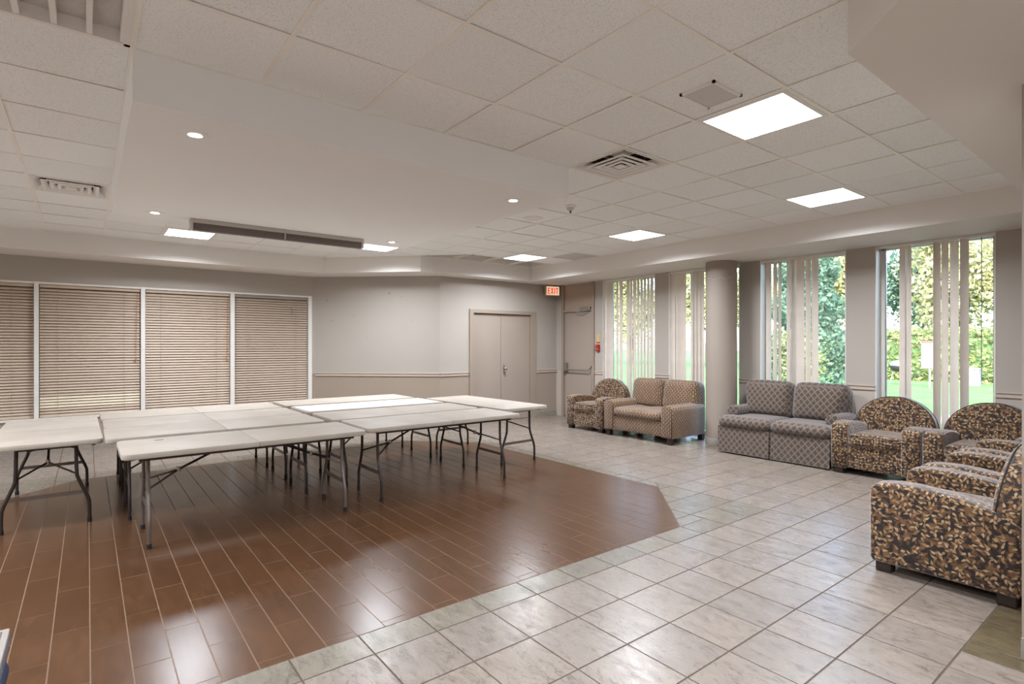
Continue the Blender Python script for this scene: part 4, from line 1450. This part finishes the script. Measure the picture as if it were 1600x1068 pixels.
# chair whose arm and seat edge poke into the lower corner of the picture
t = empty('navy_chair', (-.50, 2.10, 0), 0, 'navy padded chair with pale grey armrest, cut by the lower picture corner', 'chair')
b = MB(); b.rbox((-.298, -.26, .40), (.300, .36, .475), .06, 6, (0, 0, .015)); b.build('seat', 'navy', t)
b = MB(); b.rbox((-.24, -.33, .55), (.235, -.25, .98), .03, 6, (0, .02, 0)); b.build('backrest', 'navy', t)
for s in (-1, 1):
    b = MB(); b.rbox((s * .285 - .032, -.24, .585), (s * .285 + .032, .16, .622), .014, 6); ar = b.build('armrest', 'greyplastic', t)
    b = MB(); b.rbox((s * .285 - .030, -.235, .616), (s * .285 + .030, .157, .628), .005, 5); b.build('arm_pad', 'paleplastic', ar)
    b = MB(); b.rbox((s * .285 - .014, -.20, .626), (s * .285 + .014, .135, .630), .002, 4); b.build('pad_inset', 'screenslot', ar)
    b = MB(); b.tube([(s * .285, .03, .59), (s * .285, .02, .43), (s * .20, 0, .40)], .014, 8); b.build('arm_post', 'rubber', t)
    for y in (-.23, .20):
        b = MB(); b.tube([(s * .20, y * .9, .41), (s * .22, y, 0)], .012, 8); b.build('leg', 'darkmetal', t)
b = MB(); b.box((-.03, -.30, .40), (.03, -.28, .70)); b.build('back_post', 'rubber', t, smooth=False)

# ================================================================ OUTSIDE
def crown_mesh(name, mat, n, rx, rz, leaf, seed, cone=False):
    rng = np.random.default_rng(seed)
    ncl = 26
    cl = rng.normal(size=(ncl, 3)); cl /= np.linalg.norm(cl, axis=1)[:, None]; cl *= rng.uniform(.35, .85, (ncl, 1))
    k = rng.integers(0, ncl, n)
    p = cl[k] + rng.normal(size=(n, 3)) * .20
    if cone:
        h = rng.uniform(0, 1, n); a = rng.uniform(0, 2 * PI, n); r = (1 - h) ** .8 * np.sqrt(rng.uniform(.35, 1, n)) * (1 + .18 * np.sin(h * 40))
        p = np.stack([r * np.cos(a), r * np.sin(a), h * 2 - 1], 1)
    p = p * np.array([rx, rx, rz])
    u = rng.normal(size=(n, 3)); u /= np.linalg.norm(u, axis=1)[:, None]
    w = rng.normal(size=(n, 3)); w -= u * (u * w).sum(1)[:, None]; w /= np.linalg.norm(w, axis=1)[:, None]
    s = leaf * rng.uniform(.6, 1.3, (n, 1))
    V = np.stack([p - u * s, p + w * s * .5, p + u * s, p - w * s * .5], 1).reshape(-1, 3)
    me = bpy.data.meshes.new(name)
    me.from_pydata(V.tolist(), [], [(4 * i, 4 * i + 1, 4 * i + 2, 4 * i + 3) for i in range(n)])
    me.materials.append(M[mat])
    return me
cm = [crown_mesh('crown', 'treeleaf', 13000, 2.6, 2.6, .13, 11), crown_mesh('crown', 'treeleaf', 12000, 2.2, 3.1, .12, 12), crown_mesh('crown', 'treedark', 12000, 2.4, 3.0, .12, 13)]
b = MB(); b.tube([(0, 0, -.05), (.05, .02, 1.5), (-.03, .05, 3.2), (.05, 0, 4.6)], [.20, .16, .12, .05], 10)
for a in range(5):
    b.tube([(.0, .03, 2.2 + a * .35), (.8 * math.cos(a * 1.4), .8 * math.sin(a * 1.4), 3.2 + a * .3), (1.5 * math.cos(a * 1.4 + .2), 1.5 * math.sin(a * 1.4 + .2), 4.1 + a * .3)], [.07, .05, .02], 6)
trunk = b.mesh('trunk', 'bark')
TREES = [(33.0, 13.6, 0, 1.0, 'yellow-green tree behind the hedge, at the pier edge of the widest gap'), (33.0, 7.6, 1, 1.15, 'pale yellow-green tree rising above the sign'),
         (33.5, 1.2, 0, 1.0, 'bright tree behind the hedge, seen past the thin wand'),
         (42.0, 11.4, 2, 1.2, 'tall dusky tree farthest behind the hedge'), (42.0, 3.0, 2, 1.15, 'dusky tree beyond the bright one by the wand'),
         (42.0, 18.5, 0, 1.2, 'light green tree behind the conifer'), (33.0, 27.5, 1, 1.1, 'pale tree glimpsed between the column and the gathered vanes'), (33.0, 21.0, 0, 1.0, 'pale tree seen through the slit on the window side of the column')]
for x, y, c, s, l in TREES:
    t = empty('tree', (x, y, -.02), random.uniform(0, 6), l, 'tree')
    t.scale = (s, s, s)
    part('trunk', trunk, t)
    o = part('crown', cm[c], t, (0, 0, 4.6)); o['kind'] = 'stuff'
t = empty('conifer', (15.6, 6.9, -.02), 0, 'dark blue-green conifer close to the glass beside the wide pier', 'tree')
b = MB(); b.tube([(0, 0, 0), (.02, 0, 3), (0, 0, 6.2)], [.10, .07, .02], 8); b.build('trunk', 'bark', t)
o = part('crown', crown_mesh('crown', 'treedark', 13000, 1.25, 3.3, .075, 21, cone=True), t, (0, 0, 3.5)); o['kind'] = 'stuff'
t = empty('shrub', (13.4, 6.15, -.02), 0, 'pale olive shrub at the foot of the conifer', 'shrub')
b = MB()
for a in range(7): b.tube([(0, 0, 0), (.2 * math.cos(a), .2 * math.sin(a), .6), (.42 * math.cos(a), .42 * math.sin(a), 1.25)], [.02, .015, .006], 5)
b.build('stem', 'bark', t)
o = part('foliage', crown_mesh('foliage', 'hedgeleaf', 2600, .55, .95, .06, 31), t, (0, 0, 1.05)); o['kind'] = 'stuff'
# hedge
t = empty('hedge', (28.0, 9.0, -.02), 0, 'long clipped green hedge closing off the lawn', 'hedge')
b = MB(); b.rbox((-.65, -22, 0), (.65, 4, 2.0), .3, 6); b.build('hedge_core', 'hedgecore', t)
rng = np.random.default_rng(5); n = 15000
f = rng.uniform(0, 1, n)
P = np.stack([np.where(f < .7, -.68 + rng.normal(size=n) * .05, rng.uniform(-.7, .7, n)), rng.uniform(-22, 4, n), np.where(f < .7, rng.uniform(0, 2.05, n), 2.05 + rng.normal(size=n) * .08)], 1)
u = rng.normal(size=(n, 3)); u /= np.linalg.norm(u, axis=1)[:, None]; w = np.cross(u, rng.normal(size=(n, 3))); w /= np.linalg.norm(w, axis=1)[:, None]
s = .10 * rng.uniform(.6, 1.4, (n, 1))
V = np.stack([P - u * s, P + w * s * .6, P + u * s, P - w * s * .6], 1).reshape(-1, 3)
me = bpy.data.meshes.new('hedge_leaf'); me.from_pydata(V.tolist(), [], [(4 * i, 4 * i + 1, 4 * i + 2, 4 * i + 3) for i in range(n)]); me.materials.append(M['hedgeleaf'])
o = part('hedge_leaf', me, t); o['kind'] = 'stuff'
# notice board on a post
def at(px, py, d):
    r = (px - 800) / FPX; z = EYE - (py - 538) / FPX * d
    return (d * (r * math.cos(YAW) + math.sin(YAW)), d * (-r * math.sin(YAW) + math.cos(YAW)), z)
p = at(1453, 554, 19.0)
t = empty('lawn_sign', (p[0], p[1], 0), 0, 'white notice board with small print standing on the lawn', 'sign')
b = MB(); b.box((-.012, -.24, -.48), (.012, .24, .48), bevel=.004, seg=1); b.build('sign_board', 'signboard', t, smooth=False, loc=(-.03, 0, p[2]))
b = MB(); b.box((-.02, -.03, -.05), (.02, .03, 1.5)); b.build('post', 'steel', t, smooth=False)
p = at(1403, 590, 20.5)
t = empty('barbecue', (p[0], p[1], -.02), 0, 'dark kettle barbecue on legs standing on the lawn', 'barbecue')
b = MB(); b.lathe([(0, .50), (.15, .52), (.24, .60), (.265, .70), (.265, .72), (0, .72)], 20); b.build('bowl', 'rubber', t)
b = MB(); b.lathe([(.27, .725), (.24, .82), (.14, .90), (0, .93)], 20); b.build('lid', 'alu', t)
for a in range(3):
    b = MB(); b.tube([(.12 * math.cos(a * 2.1), .12 * math.sin(a * 2.1), .55), (.28 * math.cos(a * 2.1), .28 * math.sin(a * 2.1), 0)], .014, 6); b.build('leg', 'alu', t)
p = at(1520, 588, 20.0)
t = empty('utility_box', (p[0], p[1], -.02), 0, 'small white utility box on the lawn in front of the hedge', 'box')
b = MB(); b.box((-.18, -.22, 0), (.18, .22, .60), bevel=.01); b.build('box_body', 'boxgrey', t, smooth=False)
b = MB(); b.box((-.2, -.24, .60), (.2, .24, .66), bevel=.01); b.build('box_lid', 'boxgrey', t, smooth=False)
